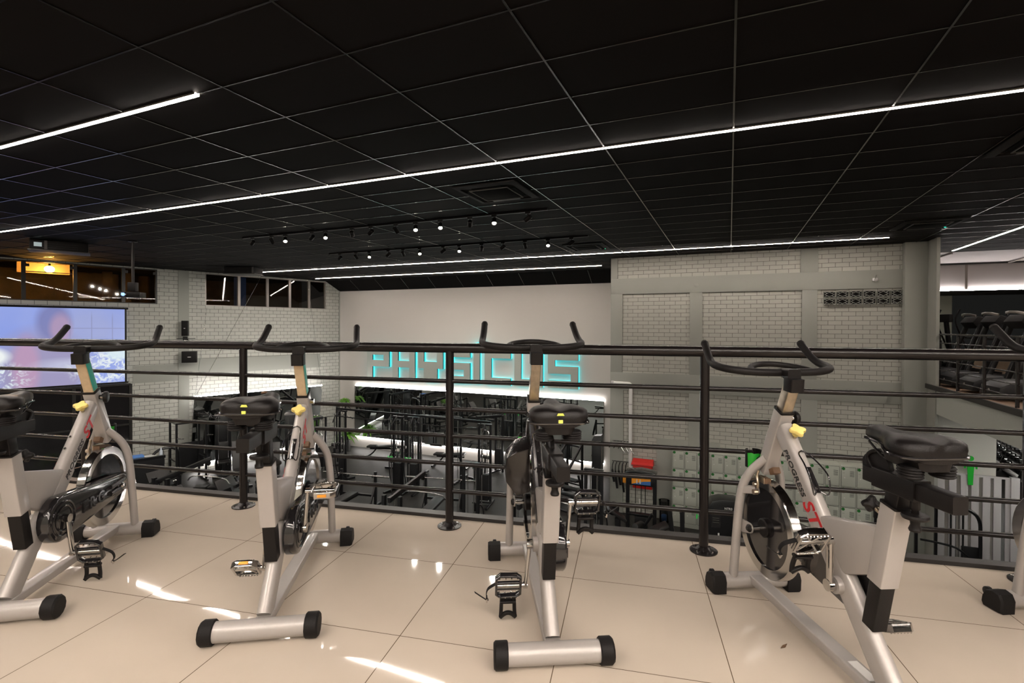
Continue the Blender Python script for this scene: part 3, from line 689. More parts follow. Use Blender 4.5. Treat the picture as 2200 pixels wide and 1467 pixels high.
    pa = [AX+V(((WR+0.002)*math.cos(math.radians(a)), 0.020, (WR+0.002)*math.sin(math.radians(a)))) for a in (66, 76, 86, 97)]
    mb().tube(pa, 1, sec=rrect(0.030, 0.022, 0.003), up=(0, 1, 0)).build('brake_pad', 'brake pad', bk)
    mb().tube([p+V((0, 0.0175, 0.002)) for p in pa], 1, sec=rrect(0.004, 0.028, 0.001), up=(0, 1, 0)).build('pad_holder', 'worn chrome', bk)
    sp_ = mb().tube(catmull([(0.75, 0.058, 0.53), (0.742, 0.062, 0.555), (0.752, 0.060, 0.585), (0.748, 0.055, 0.61)]), 0.006, 8); sp_.lathe([(0.012, 0), (0.012, 0.02)], (0.752, 0.058, 0.512), (0, 1, 0), 10); sp_.lathe([(0.010, 0), (0.010, 0.02)], (0.750, 0.058, 0.548), (0, 1, 0), 10)
    sp_.build('caliper', 'worn chrome', bk)
    mb().box((0.715, 0.0, 0.615), (0.036, 0.034, 0.028), Matrix.Rotation(0.5, 3, 'Y')).build('brake_block', 'brake pad', bk, bevel=0.004)
    star_knob(t, MT_T-MD*0.062+MN*0.058, MN*0.9+MD*0.3, 0.029, 'yellow plastic', 'tension_knob', 0.03)
    # chain guard on the right, or the angular black shroud of the dark bike
    cy0, cy1 = -0.034, -0.082
    cy_in = stadium((BB.x, BB.z), 0.108, (0.80, 0.345), 0.052)
    cg = mb().loft([[V((a, cy0, b)) for a, b in cy_in], [V((a, cy1+0.010, b)) for a, b in cy_in], [V((BB.x+(a-BB.x)*0.985, cy1+0.003, BB.z+(b-BB.z)*0.96)) for a, b in cy_in], [V((BB.x+(a-BB.x)*0.96, cy1, BB.z+(b-BB.z)*0.88)) for a, b in cy_in]]).build('chain_guard', 'black gloss', t, sharp=50)
    if not dark:
        for rr in (0.080, 0.058):
            mb().tube([BB+V((rr*math.cos(a*PI/12), cy1-0.001, rr*math.sin(a*PI/12))) for a in range(24)], 0.005, 6, closed=True).build('raised_ring', 'black gloss', cg)
        a = math.atan2(0.345-BB.z, 0.80-BB.x)
        lettering('T R G', 0.20, 0.062, 0.010, 'black gloss', cg, (BB.x+0.125, cy1, BB.z-0.030), (math.cos(a), 0, math.sin(a)), (-math.sin(a), 0, math.cos(a)))
        for k in (0, 1): mb().bar((0.66, cy1-0.004, 0.36-0.035*k), (0.80, cy1-0.004, 0.368-0.035*k), 0.016, 0.024, 0.006, up=(0, 0, 1)).build('raised_rib', 'black gloss', cg)
    else:
        P0 = [(0.60, 0.66), (0.72, 0.70), (0.86, 0.60), (0.88, 0.50), (0.62, 0.44)]
        mb().loft([[V((a, 0.02, b)) for a, b in P0], [V((0.74+(a-0.74)*0.95, 0.085, b-0.02)) for a, b in P0], [V((0.74+(a-0.74)*0.7, 0.135, 0.53+(b-0.53)*0.55)) for a, b in P0]]).build('flywheel_shroud', 'frame black', t, bevel=0.006)
    mb().cyl(BB-V((0, 0.10, 0)), BB+V((0, 0.062, 0)), 0.012, 14).build('crank_axle', 'worn chrome', t)
    mb().cyl(BB-V((0, 0.030, 0)), BB+V((0, 0.046, 0)), 0.030, 20).build('bottom_bracket', fr_m, t)
    for q in (-1, 1):
        a = math.radians(crank_deg+(0 if q > 0 else 180))
        y0, y1 = (0.060, 0.078) if q > 0 else (-0.096, -0.114)
        e = BB+V((0.17*math.cos(a), 0, 0.17*math.sin(a)))
        ck = mb().tube([V((BB.x, y0, BB.z)), V(((BB.x+e.x)/2, (y0+y1)/2, (BB.z+e.z)/2)), V((e.x, y1, e.z))], 1, sec=[(c_*0.8, s_*0.8) for c_, s_ in rrect(0.020, 0.034, 0.008)], up=(0, 1, 0))
        ck.lathe([(0.020, -0.012), (0.021, 0.012)], (BB.x, y0, BB.z), (0, 1, 0), 14); ck.lathe([(0.014, -0.009), (0.014, 0.009)], (e.x, y1, e.z), (0, 1, 0), 12)
        cko = ck.build('crank', 'chrome' if not dark else 'chrome', t)
        pedal(t, V((e.x, y1+q*0.072, e.z)), q, black_pedals, ltilt[0 if q > 0 else 1], straps[0 if q > 0 else 1])
    # seat beam, seat tube, post, slider
    qd = [(0.475, 0.52), (0.330, 0.345), (0.118, 0.445), (0.082, 0.615)]
    y = 0.024
    sbm = mb().loft([[V((a, -y, b)) for a, b in qd], [V((a, y, b)) for a, b in qd]]).build('seat_beam', fr_m, t, bevel=0.012)
    sd_ = V((-0.20, 0, 1)).normalized(); SB, ST = V((0.112, 0, 0.425)), V((0.112, 0, 0.425))+sd_*0.275
    sto = mb().bar(SB, ST, 0.062, 0.062, 0.004, up=(1, 0, 0.2)).build('seat_tube', fr_m, t)
    mb().bar(ST-sd_*0.002, ST+sd_*0.006, 0.066, 0.066, 0.004, up=(1, 0, 0.2)).build('top_bushing', 'black plastic', sto)
    slz = sz-drop
    pt = SB+sd_*((slz-SB.z)/sd_.z)
    mb().bar(SB-sd_*0.165, pt, 0.050, 0.050, 0.003, up=(1, 0, 0.2)).build('seat_post', 'black plastic', t)
    kp = ST-sd_*0.055+V((0.031, 0, 0))
    star_knob(t, kp+V((0.040, 0, 0.015)), (1, 0, 0.35), 0.026, 'black plastic', 'seat_height_knob', 0.05)
    x0 = pt.x+slide
    so_ = mb().bar((pt.x-0.075, 0, slz), (pt.x+0.085, 0, slz), 0.056, 0.062, 0.004, up=(0, 0, 1)).build('slider_sleeve', 'black plastic', t)
    mb().bar((x0-0.175, 0, slz), (x0+0.150, 0, slz), 0.045, 0.050, 0.004, up=(0, 0, 1)).build('seat_slider', 'black plastic', so_)
    kn = mb().lathe([(0.013, 0), (0.013, 0.03), (0.010, 0.035), (0.010, 0.045), (0.034, 0.047), (0.036, 0.053), (0.033, 0.060), (0.014, 0.064), (0.012, 0.078), (0.017, 0.092), (0.015, 0.098)], (pt.x-0.052, 0, slz-0.028), (0, 0, -1), 18)
    kn.build('slider_knob', 'black plastic', so_)
    br = mb().tube(catmull([(x0+0.125, 0, slz+0.022), (x0+0.145, 0, slz+0.055), (x0+0.110, 0, sz-0.052), (x0+0.04, 0, sz-0.044)]), 1, sec=rrect(0.030, 0.012, 0.003), up=(0, 1, 0))
    br.prism(stadium((x0+0.10, slz+0.03), 0.045, (x0+0.13, slz+0.03), 0.040, 8), lambda a, b: (a, -0.008, b), lambda a, b: (a, 0.008, b)).build('saddle_bracket', 'black plastic', so_)
    saddle(t, x0+0.015, sz, seat_yaw, tear, mark)
    # bottle cage on the main tube, cup holder before the head tube
    c0 = MT_T-MD*0.20+MN*0.050
    bc = mb().bar(c0, c0-MD*0.105, 0.022, 0.006, 0.002, up=MN)
    for sgn in (-1, 1):
        bc.tube(catmull([c0-MD*0.10+V((0, sgn*0.008, 0)), c0-MD*0.115+MN*0.012+V((0, sgn*0.03, 0)), c0-MD*0.06+MN*0.040+V((0, sgn*0.038, 0)), c0+MD*0.0+MN*0.030+V((0, sgn*0.030, 0)), c0+MD*0.055+MN*0.006+V((0, sgn*0.018, 0)), c0+MD*0.07+MN*0.002]), 0.003, 8)
    bco = bc.build('bottle_cage', 'black gloss', t) if cage else t
    for d in (0.02, 0.085): mb().cyl(c0-MD*d, c0-MD*d+MN*0.008, 0.006, 10).build('screw', 'chrome', bco)
    hc = V((0.855, 0.02, 0.632))
    ho = mb()
    for a0, a1 in ((20, 150), (210, 340)):
        P = [V((0.036*math.cos(math.radians(a0+(a1-a0)*i/8)), 0.036*math.sin(math.radians(a0+(a1-a0)*i/8)), 0)) for i in range(9)]
        ho.loft([[p+hc+V((0, 0, -0.035)) for p in P]+[p*0.9+hc+V((0, 0, -0.035)) for p in P[::-1]], [p+hc+V((0, 0, 0.045)) for p in P]+[p*0.9+hc+V((0, 0, 0.045)) for p in P[::-1]]])
    ho.bar(hc-V((0.036, 0, 0)), HEAD_B+V((0, 0, 0.06)), 0.02, 0.03)
    hoo = ho.build('bottle_holder', 'black plastic', t)
    P = [V((0.039*math.cos(math.radians(a)), 0.039*math.sin(math.radians(a)), 0)) for a in range(115, 246, 13)]
    mb().loft([[p+hc+V((0, 0, -0.034)) for p in P]+[p*0.93+hc+V((0, 0, -0.034)) for p in P[::-1]], [p*1.1+hc+V((0, 0, 0.034+0.002*(i % 3))) for i, p in enumerate(P)]+[p*1.03+hc+V((0, 0, 0.033)) for p in P[::-1]]]).build('green_flap', 'green plastic', hoo)
    return t

make_bike('grey stationary bike furthest left, its saddle cut by the frame edge', (-2.806, 1.079), 125.5, 1.125, 0.925, 92, ltilt=(0.2, 1.25), mark=False, cage=False)
make_bike('grey stationary bike with a torn saddle and chrome pedals, second from left', (-1.702, 1.437), 122.0, 1.130, 0.945, -88, seat_yaw=-0.12, slide=-0.05, black_pedals=False, ltilt=(0.8, -0.12), straps=(False, False), knob_chrome=True, tear=True)
make_bike('stationary bike with a black upper frame and angular black shroud', (-0.587, 1.762), 117.8, 1.150, 0.940, -92, dark=True, ltilt=(1.25, 1.2), slide=-0.05, drop=0.18, post_mat='worn chrome', tape=False)
make_bike('grey stationary bike with plain black saddle, second from right', (0.513, 1.874), 116.9, 1.060, 0.902, 98, black_pedals=False, slide=-0.02, drop=0.135, tag_=True, ltilt=(1.0, 0.4), straps=(True, False), tape=False, post_mat='worn chrome', mark=False)
make_bike('grey stationary bike mostly out of frame at the right edge', (1.672, 2.20), 117.0, 1.14, 0.93, 60, ltilt=(0.4, 0.4), mark=False)
# ------------------------------------------------------------------ on the walls and ceiling
# mirrors with cove strips
def wall_mirror(label, c, w, h, rz, group=None, lit=(1, 1)):
    t = thing('wall_mirror', label, 'mirror', c, rz, group)
    mb().box((0, 0, 0), (w, 0.012, h)).build('glass', 'mirror glass', t)
    for q in (-1, 1): mb().box((q*(w/2+0.008), 0.004, 0), (0.016, 0.03, h)).build('side_trim', 'frame alu', t)
    for q, on in zip((1, -1), lit):
        if on: mb().box((0, 0.035, q*(h/2+0.012)), (w, 0.022, 0.018)).build('light_strip', 'cove light', t)
    mb().box((0, 0.025, 0), (w, 0.02, h-0.04)).build('backing_board', 'black plastic', t)
    return t
wall_mirror('long mirror with lit top and bottom edges under the big sign', (-9.24, BWY-0.07, -2.318), 10.66, 2.12, 0)
mm = thing('wall_mirror', 'mirror with glaring white light edge on the left brick wall', 'mirror', LP(-3.37, 0.29, -2.37), 0, None)
mm.rotation_euler = (0.173, 0, math.atan2(wl.y, wl.x))
mb().box((0, 0, 0), (4.62, 0.012, 2.42)).build('glass', 'mirror glass', mm)
mb().box((0, 0.03, 0), (4.62, 0.03, 2.40)).build('backing_board', 'black plastic', mm)
for q in (-1, 1): mb().box((0, 0.03, q*1.228), (4.62, 0.03, 0.024)).build('light_strip', 'cove light', mm)
wall_mirror('mirror above the treadmills with a bright strip along its top', (9.5, BWY-0.07, 1.16), 10.9, 2.20, 0, lit=(1, 0))
cb = 'thin cables slanting down to the left wall mirror'
for a, b, lb in ((LP(-3.44, 0.42, 3.12), LP(-5.64, 0.50, -1.14), 'thin slanting cable down to the near corner of the left mirror'),
             (LP(-1.65, 0.42, 3.12), LP(-1.10, 0.50, -1.14), 'thin cable down to the far corner of the left mirror'),
             (LP(-5.22, 0.25, 1.9), LP(-5.66, 0.50, -1.14), 'near-vertical thin cable from window sill to left mirror corner')):
    tag(mb().cyl(a, b, 0.006, 6).build('suspension_cable', 'gym steel'), lb, 'cable', cb)

# the sign: eight block letters, each with a teal back light
def cells(mask, xs, zs, y0, y1, inset=0.0):
    m = MB(); idx = {}
    R_, C_ = len(mask), len(mask[0])
    on = lambda r, c: 0 <= r < R_ and 0 <= c < C_ and mask[r][c] == '1'
    def vid(i, j, k):
        key = (i, j, k)
        if key not in idx: idx[key] = len(m.v); m.v.append(V((xs[i], (y0, y1)[k], zs[j])))
        return idx[key]
    for r in range(R_):
        for c in range(C_):
            if not on(r, c): continue
            m.f.append((vid(c, r, 0), vid(c+1, r, 0), vid(c+1, r+1, 0), vid(c, r+1, 0)))
            m.f.append((vid(c, r, 1), vid(c, r+1, 1), vid(c+1, r+1, 1), vid(c+1, r, 1)))
            if not on(r-1, c): m.f.append((vid(c, r, 0), vid(c, r, 1), vid(c+1, r, 1), vid(c+1, r, 0)))
            if not on(r+1, c): m.f.append((vid(c, r+1, 0), vid(c+1, r+1, 0), vid(c+1, r+1, 1), vid(c, r+1, 1)))
            if not on(r, c-1): m.f.append((vid(c, r, 0), vid(c, r+1, 0), vid(c, r+1, 1), vid(c, r, 1)))
            if not on(r, c+1): m.f.append((vid(c+1, r, 0), vid(c+1, r, 1), vid(c+1, r+1, 1), vid(c+1, r+1, 0)))
    return m
ZR = [0.37, 0.09, -0.12, -0.39, -0.63, -0.90]
FONT = {'P': ['111', '101', '111', '100', '100'], 'H': ['101', '101', '111', '101', '101'], 'Y': ['101', '101', '111', '010', '010'],
        'S': ['111', '100', '111', '001', '111'], 'I': ['1']*5, 'C': ['111', '100', '100', '100', '111'], 'U': ['101', '101', '101', '101', '111']}
for i, (ch, xa, xb) in enumerate((('P', -13.84, -12.65), ('H', -12.56, -11.40), ('Y', -11.33, -10.11), ('S', -10.03, -8.92), ('I', -8.86, -8.51), ('C', -8.38, -7.25), ('U', -7.18, -6.00), ('S', -5.89, -4.70))):
    t = thing('sign_letter', {0: 'metal letter P of the teal-lit wall sign', 1: 'metal letter H of the teal-lit wall sign', 2: 'metal letter Y of the teal-lit wall sign', 3: 'first metal letter S of the teal-lit wall sign, after the Y', 4: 'metal letter I of the teal-lit wall sign, under the small accent', 5: 'metal letter C of the teal-lit wall sign', 6: 'metal letter U of the teal-lit wall sign', 7: 'last metal letter S of the teal-lit wall sign, tinted green'}[i], 'sign letter', (0, 0, 0), 0, 'letters of the wall sign')
    xb -= 0.09
    xs = [xa, xb] if ch == 'I' else [xa, xa+0.26, xb-0.26, xb]
    if ch == 'Y': 
        pass
    t.location = (0, BWY-0.17, 0)
    cells(FONT[ch], xs, ZR, -0.01, 0.010).build('letter_face', 'letter face', t, sharp=20)
    cells(FONT[ch], xs, ZR, 0.0105, 0.075).build('letter_return', 'letter side', t, sharp=20)
    xs2 = [x for x in xs]
    cells(FONT[ch], xs2, ZR, 0.0755, 0.145).build('back_light', 'teal light', t, sharp=20)
t = thing('sign_accent', 'small teal-lit accent mark over the letter I of the sign', 'sign letter', (-8.68, BWY-0.17, 0.63), 0, 'letters of the wall sign')
mb().prism([(-0.30, -0.02), (0.0, 0.03), (0.30, 0.02), (0.30, -0.04), (-0.05, -0.035)], lambda a, b: (a, -0.01, b), lambda a, b: (a, 0.01, b)).build('letter_face', 'letter face', t)
mb().prism([(-0.32, -0.035), (0.0, 0.045), (0.32, 0.035), (0.32, -0.055), (-0.05, -0.05)], lambda a, b: (a, 0.03, b), lambda a, b: (a, 0.14, b)).build('back_light', 'teal light', t)

# projection screen
sc = thing('projection_screen', 'wide projection screen showing a blurred blue picture on the left brick wall', 'projection screen', LP(-9.35, 0.09, 0.62)); sc.rotation_euler = (0, 0, math.atan2(wl.y, wl.x))
mb().box((0, 0, 0), (3.66, 0.008, 2.30)).build('picture', 'projected image', sc)
for q in (-1, 1): mb().box((q*1.855, 0.0, 0), (0.05, 0.012, 2.36)).build('border', 'black plastic', sc)
mb().cyl((-1.92, 0, 1.18), (1.92, 0, 1.18), 0.030, 12).build('roller_tube', 'black plastic', sc)
mb().box((0, 0, -1.175), (3.84, 0.02, 0.05)).build('weight_bar', 'black plastic', sc)
# loudspeakers on the pilaster
def speaker(label, c, w, h, d, rz):
    t = thing('loudspeaker', label, 'loudspeaker', c, rz, 'loudspeakers on the left wall pilaster')
    mb().box((0, 0, 0), (w, d, h)).build('cabinet', 'black plastic', t, bevel=0.01)
    mb().box((0, -d/2-0.004, 0), (w*0.86, 0.01, h*0.88)).build('grille', 'black rubber', t, bevel=0.003)
    mb().box((0, -d/2-0.012, 0.0), (w*0.22, 0.004, 0.018)).build('badge', 'white paint', t)
    mb().bar((0, d/2, 0), (0, d/2+0.16, 0), 0.05, 0.05).build('bracket', 'black plastic', t)
    return t
ra = math.atan2(wl.y, wl.x)
speaker('small slim black loudspeaker, upper one on the brick wall pilaster', LP(-5.90, 0.32, 1.17), 0.19, 0.52, 0.18, ra-0.5)
speaker('larger black loudspeaker, lower one on the brick wall pilaster', LP(-5.80, 0.42, 0.20), 0.44, 0.38, 0.32, ra-0.35)
t = thing('speaker_bracket', 'chrome wall bracket between the two black loudspeakers', 'bracket', LP(-5.86, 0.12, 0.72)); t.rotation_euler = (0, 0, ra)
mb().box((0.0, -0.14, 0.10), (0.55, 0.06, 0.02)).build('arm', 'black plastic', t)
mb().bar((-0.02, -0.14, 0.08), (-0.10, -0.10, -0.14), 0.05, 0.02).build('chrome_leg', 'chrome', t)
for x in (0.05, 0.18): mb().bar((0.05, -0.14, 0.08), (x+0.05, -0.14, -0.14), 0.014, 0.014).build('strut', 'black plastic', t)
mb().box((0, -0.05, 0.02), (0.14, 0.03, 0.30)).build('wall_plate', 'black plastic', t)

# projector on its pole
t = thing('ceiling_projector', 'black projector hanging on a long pole in front of the left windows', 'projector', (-12.37, 7.07, ZC), 0.6)
mb().lathe([(0.09, -0.0), (0.09, -0.02), (0.03, -0.03)], (0, 0, 0), (0, 0, 1), 16).build('ceiling_plate', 'black plastic', t)
mb().cyl((0, 0, -0.01), (0, 0, -0.95), 0.030, 14).build('pole', 'window bar', t)
bd = mb().box((0, 0, -1.21), (0.40, 0.30, 0.12)).build('body', 'black plastic', t, bevel=0.02)
mb().box((0, 0, -1.03), (0.16, 0.14, 0.20)).build('mount', 'black plastic', t, bevel=0.01)
mb().lathe([(0.05, 0), (0.055, 0.03), (0.04, 0.04)], (-0.10, -0.16, -1.21), (-0.0, -1, 0), 16).build('lens', 'gym steel', bd)
mb().lathe([(0.035, 0), (0.035, 0.004)], (-0.10, -0.205, -1.21), (0, -1, 0), 16).build('lens_glow', 'blue led', bd)

# ceiling cassettes
def cassette(label, x, y, s=0.92, led=False, rz=0):
    t = thing('air_conditioner', label, 'air conditioner', (x, y, ZC), rz, 'flush cassette air conditioners in the black ceiling')
    o, i = s/2, s*0.36
    fr_ = mb(); fr_.loft([[V((a*o, b*o, -0.006)) for a, b in ((-1, -1), (1, -1), (1, 1), (-1, 1))], [V((a*o, b*o, -0.022)) for a, b in ((-1, -1), (1, -1), (1, 1), (-1, 1))], [V((a*i*1.15, b*i*1.15, -0.036)) for a, b in ((-1, -1), (1, -1), (1, 1), (-1, 1))], [V((a*i*1.15, b*i*1.15, -0.012)) for a, b in ((-1, -1), (1, -1), (1, 1), (-1, 1))]])
    fr_.build('panel', 'ac grey', t)
    g_ = mb().box((0, 0, -0.034), (i*1.55, i*1.55, 0.018)).build('intake_grille', 'ac grille', t, bevel=0.004)
    rim = mb().tube([(-i*0.85, -i*0.85, -0.04), (i*0.85, -i*0.85, -0.04), (i*0.85, i*0.85, -0.04), (-i*0.85, i*0.85, -0.04)], 1, closed=True, sec=rrect(0.012, 0.02, 0.002), up=(0, 0, 1)); rim.build('grille_rim', 'ac pale', t)
    for a in range(4):
        m = Matrix.Rotation(a*PI/2, 4, 'Z'); mb().box((0, i*1.01, -0.036), (i*1.3, 0.055, 0.008)).xf(m).build('air_flap', 'ac pale' if a in (0,) else 'ac grille', t)
    if led: mb().box((o*0.8, o*0.8, -0.025), (0.03, 0.012, 0.006)).build('status_light', 'green led', t)
    return t
cassette('dark cassette air conditioner nearest, behind the longest light strip', -3.02, 6.45)
cassette('dark cassette air conditioner with green light near the brick wall corner', -3.10, 11.60, led=True)
cassette('dark cassette air conditioner with green light over the right brick panels', 3.30, 11.43, led=True)
cassette('dark cassette air conditioner cut by the right edge of the photo', 3.02, 6.75)
def under_ceiling(label, loc, rz, w, d, h, disp):
    t = thing('ceiling_unit', label, 'air conditioner', loc, rz, 'boxy units hung under the ceiling')
    mb().box((0, 0, -h/2), (w, d, h)).build('casing', 'ac grey', t, bevel=0.03)
    mb().box((0, 0, -h-0.008), (w*1.06, d*1.06, 0.02)).build('bottom_panel', 'ac pale', t, bevel=0.004)
    for k in range(3): mb().box((0.0, -d/2-0.004, -h*0.30-0.05*k), (w*0.62, 0.012, 0.018)).build('louvre', 'black plastic', t)
    if disp: mb().box((-w*0.36, -d/2-0.006, -h*0.5), (w*0.13, 0.012, 0.09)).build('display', 'display', t); mb().box((-w*0.23, -d/2-0.004, -h*0.5), (0.05, 0.014, h*0.86)).build('end_rib', 'ac pale', t)
    else: mb().box((w*0.46, -d/2-0.004, -h*0.5), (0.05, 0.014, h*0.9)).build('end_rib', 'ac pale', t)
    return t
under_ceiling('boxy hanging unit with a small lit display above the projection screen', (-14.15, 6.55, ZC), 1.10, 1.0, 0.55, 0.22, True)
under_ceiling('boxy dark hanging unit at the left end of a light strip', (-14.55, 11.65, ZC), 0.42, 0.95, 0.62, 0.22, False)
# track lights
def track(y, xs, on, x0, x1, group, lab):
    t = thing('lighting_track', 'black lighting track '+lab, 'lighting track', ((x0+x1)/2, y, ZC-0.012)); mb().box((0, 0, 0), (x1-x0, 0.034, 0.03)).build('rail', 'black plastic', t)
    mb().box((-(x1-x0)/2, 0, 0), (0.06, 0.04, 0.036)).build('end_feed', 'black plastic', t)
    n_on = n_off = 0
    for k, x in enumerate(xs):
        lit = k in on
        w = ['first', 'second', 'third', 'fourth', 'fifth', 'sixth', 'seventh', 'eighth', 'ninth', 'tenth', 'eleventh', 'twelfth', 'thirteenth'][k]
        s_ = thing('track_spotlight', ('glaring lit' if lit else 'dark') + ' black spotlight, '+w+' from the left on the track '+lab, 'spotlight', (x, y, ZC-0.03), 0, group)
        d = V((0.0, -0.62, -0.78)) if lit else (V((-1.0, 0.3, -0.5)) if k % 3 == 0 else V((random.uniform(-0.5, 0.3), 0.75, -0.55)))
        if lit: d = (V((0, 0, 1.25))-V((x, y, ZC-0.13))).normalized()*0.8+V((0, 0, -0.75))
        d.normalize(); c = V((0, 0, -0.10))
        mb().box((0, 0, -0.012), (0.09, 0.034, 0.03)).build('adapter', 'black plastic', s_)
        mb().cyl((0, 0, -0.02), c, 0.010, 8).build('arm', 'black plastic', s_)
        hd_ = mb().lathe([(0.030, -0.065), (0.040, -0.055), (0.042, 0.055), (0.036, 0.056), (0.034, 0.035)], c, d, 16).build('lamp_head', 'black plastic', s_)
        mb().lathe([(0.032, 0.037), (0.032, 0.045)], c, d, 16).build('lens', 'spot glow' if lit else 'black gloss', hd_)
        if 1:
            L_ = bpy.data.lights.new('spot_lamp', 'SPOT'); L_.energy = 40 if lit else (190 if k % 3 == 0 else 160); L_.spot_size = math.radians(75 if lit else 62); L_.spot_blend = 0.7; L_.shadow_soft_size = 0.03; L_.color = (1.0, 0.94, 0.84)
            lo = bpy.data.objects.new('spot_lamp', L_); COL.objects.link(lo); lo.location = V((x, y, ZC-0.13))+d*0.07; lo.rotation_euler = d.to_track_quat('-Z', 'Y').to_euler()
track(7.69, (-9.34, -8.78, -8.40, -7.68, -7.33, -6.67, -6.22, -5.65, -5.22, -4.70, -4.11, -3.65, -3.04), (2, 4, 8, 9, 11), -9.6, -2.7, 'spotlights on the nearer track', 'nearer the bikes')
track(10.24, (-9.27, -8.75, -8.33, -7.75, -7.31, -6.83, -6.18, -5.75, -5.17, -4.64, -4.11, -3.58, -3.06), (2, 5, 7, 11), -9.6, -2.7, 'spotlights on the farther track', 'nearer the sign')

# brick-wall fittings
G_ = 'pierced ventilation blocks at the top of the right brick wall'
first = None
for r in range(2):
    for c in range(6):
        lb = 'diamond-pierced vent block, '+('upper' if r == 0 else 'lower')+' row, '+('first', 'second', 'third', 'fourth', 'fifth', 'sixth')[c]+' from the left'
        loc = (2.165+0.263*c, RWY-0.002, 2.045-0.168*r)
        if first: copy_tree(first, loc, 0, lb, G_); continue
        t = thing('vent_block', lb, 'vent block', loc, 0, G_); first = t
        w, h = 0.116, 0.070
        mb().tube([(-w, 0, -h), (w, 0, -h), (w, 0, h), (-w, 0, h)], 1, closed=True, sec=rrect(0.06, 0.014, 0.002), up=(0, 1, 0)).build('rim', 'plaster green grey', t)
        mb().tube([(-w*0.8, 0, 0), (0, 0, -h*0.75), (w*0.8, 0, 0), (0, 0, h*0.75)], 1, closed=True, sec=rrect(0.05, 0.011, 0.002), up=(0, 1, 0)).build('diamond', 'plaster green grey', t)
        for a, b in ((1, 1), (-1, -1), (1, -1), (-1, 1)): mb().tube([(a*w*0.95, 0, b*h*0.9), (a*w*0.40, 0, b*h*0.38)], 1, sec=rrect(0.05, 0.010, 0.002), up=(0, 1, 0)).build('web', 'plaster green grey', t)
        mb().box((0, 0.026, 0), (2*w, 0.004, 2*h)).build('void_shade', 'black rubber', t)  # black board stands in for the shade inside the pierced block
t = thing('wall_lamp', 'tiny pale spotlight on the wall band above the vent blocks', 'wall lamp', (3.05, RWY, 2.37))
mb().box((0, -0.02, 0.0), (0.10, 0.04, 0.07)).build('base', 'white paint', t, bevel=0.006); mb().lathe([(0.02, 0), (0.035, 0.05)], (0, -0.04, 0.0), (0.3, -1, -0.6), 12).build('lamp_head', 'white paint', t); mb().cyl((0, -0.05, 0.02), (0.02, -0.07, 0.10), 0.008, 8).build('stem', 'gym steel', t)
t = thing('junction_cover', 'round blank cover on the wall band above the brick panels', 'cover', (-0.80, RWY, 2.36)); mb().lathe([(0.055, 0), (0.055, 0.008), (0.045, 0.012)], (0, 0, 0), (0, -1, 0), 20).build('disc', 'plaster green grey', t)
t = thing('water_pipe', 'pale pipe running down the brick wall to the red box', 'pipe', (-2.45, RWY-0.06, GZ))
mb().tube(catmull([(-0.52, 0, 3.58), (-0.30, 0, 3.575), (-0.06, 0, 3.57), (-0.01, 0, 3.53), (0, 0, 3.45), (0, 0, 3.0), (0, 0, 2.0), (0, 0, 1.38), (0.01, 0, 1.32), (0.055, 0, 1.30)], 5), 0.048, 14).build('tube', 'white paint', t)
mb().lathe([(0.056, 0), (0.056, 0.07)], (-0.53, 0, 3.58), (1, 0, 0), 14).build('end_cap', 'slat paint', t)
for z in (3.0, 1.9): mb().lathe([(0.054, 0), (0.054, 0.03)], (0, 0, z), (0, 0, 1), 14).build('clamp', 'slat paint', t)
t = thing('fire_hose_cabinet', 'red metal cabinet with sloping lid on the brick wall', 'cabinet', (-2.11, RWY-0.10, -3.06))
mb().box((0, 0, 0.33), (0.50, 0.18, 0.66)).build('body', 'red paint', t, bevel=0.006)
mb().loft([[V((-0.29, -0.15, 0.64)), V((0.29, -0.15, 0.64)), V((0.29, 0.10, 0.64)), V((-0.29, 0.10, 0.64))], [V((-0.27, -0.11, 0.70)), V((0.27, -0.11, 0.70)), V((0.27, 0.10, 0.76)), V((-0.27, 0.10, 0.76))]]).build('lid', 'red paint', t)
mb().box((0, -0.10, 0.33), (0.46, 0.012, 0.58)).build('door', 'red paint', t, bevel=0.003)
mb().box((0.0, -0.115, 0.44), (0.08, 0.02, 0.025)).build('handle', 'orange plastic', t)

# lockers: five units of three columns by four doors
def locker_unit(loc, label):
    t = thing('locker_unit', label, 'lockers', loc, 0, 'locker units along the brick wall')
    mb().box((0.46, 0.19, 0.99), (0.915, 0.36, 1.98)).build('carcass', 'locker paint', t, bevel=0.004)
    for c in range(3):
        for r in range(4):
            x, z = 0.155+0.302*c, 1.72-0.462*r
            d_ = mb().box((x, 0.004, z), (0.268, 0.012, 0.432)).build('locker_door', 'locker paint', t, bevel=0.002)
            mb().box((x, 0.0085, z), (0.284, 0.004, 0.448)).build('door_gap_shade', 'locker gap', d_)  # dark sheet stands in for the shade in the gap round the door
            mb().lathe([(0.034, 0), (0.034, 0.004)], (x-0.10, -0.003, z+0.185), (0, -1, 0), 16).build('number_disc', 'disc green', d_)
            for k in range(6): 
                if r < 4: mb().box((x+0.068, -0.003, z+0.13-0.022*k), (0.085, 0.004, 0.008)).build('vent_slot', 'locker gap', d_)
            mb().box((x-0.075, -0.006, z-0.02), (0.022, 0.010, 0.014)).build('lock', 'white paint', d_)
            mb().box((x-0.095, -0.004, z+0.09), (0.045, 0.006, 0.008)).build('label_holder', 'frame alu', d_)
    return t
lk = ['leftmost pale locker unit, next to the wire waste bin', 'second pale locker unit from the waste bin, behind the black machine', 'third pale locker unit, middle of the row', 'fourth pale locker unit from the waste bin', 'fifth pale locker unit, nearest the pillar on the right']
u0 = locker_unit((-1.33, RWY-0.40, GZ), lk[0])
for i in range(1, 5): copy_tree(u0, (-1.33+0.921*i, RWY-0.40, GZ), 0, lk[i], 'locker units along the brick wall')

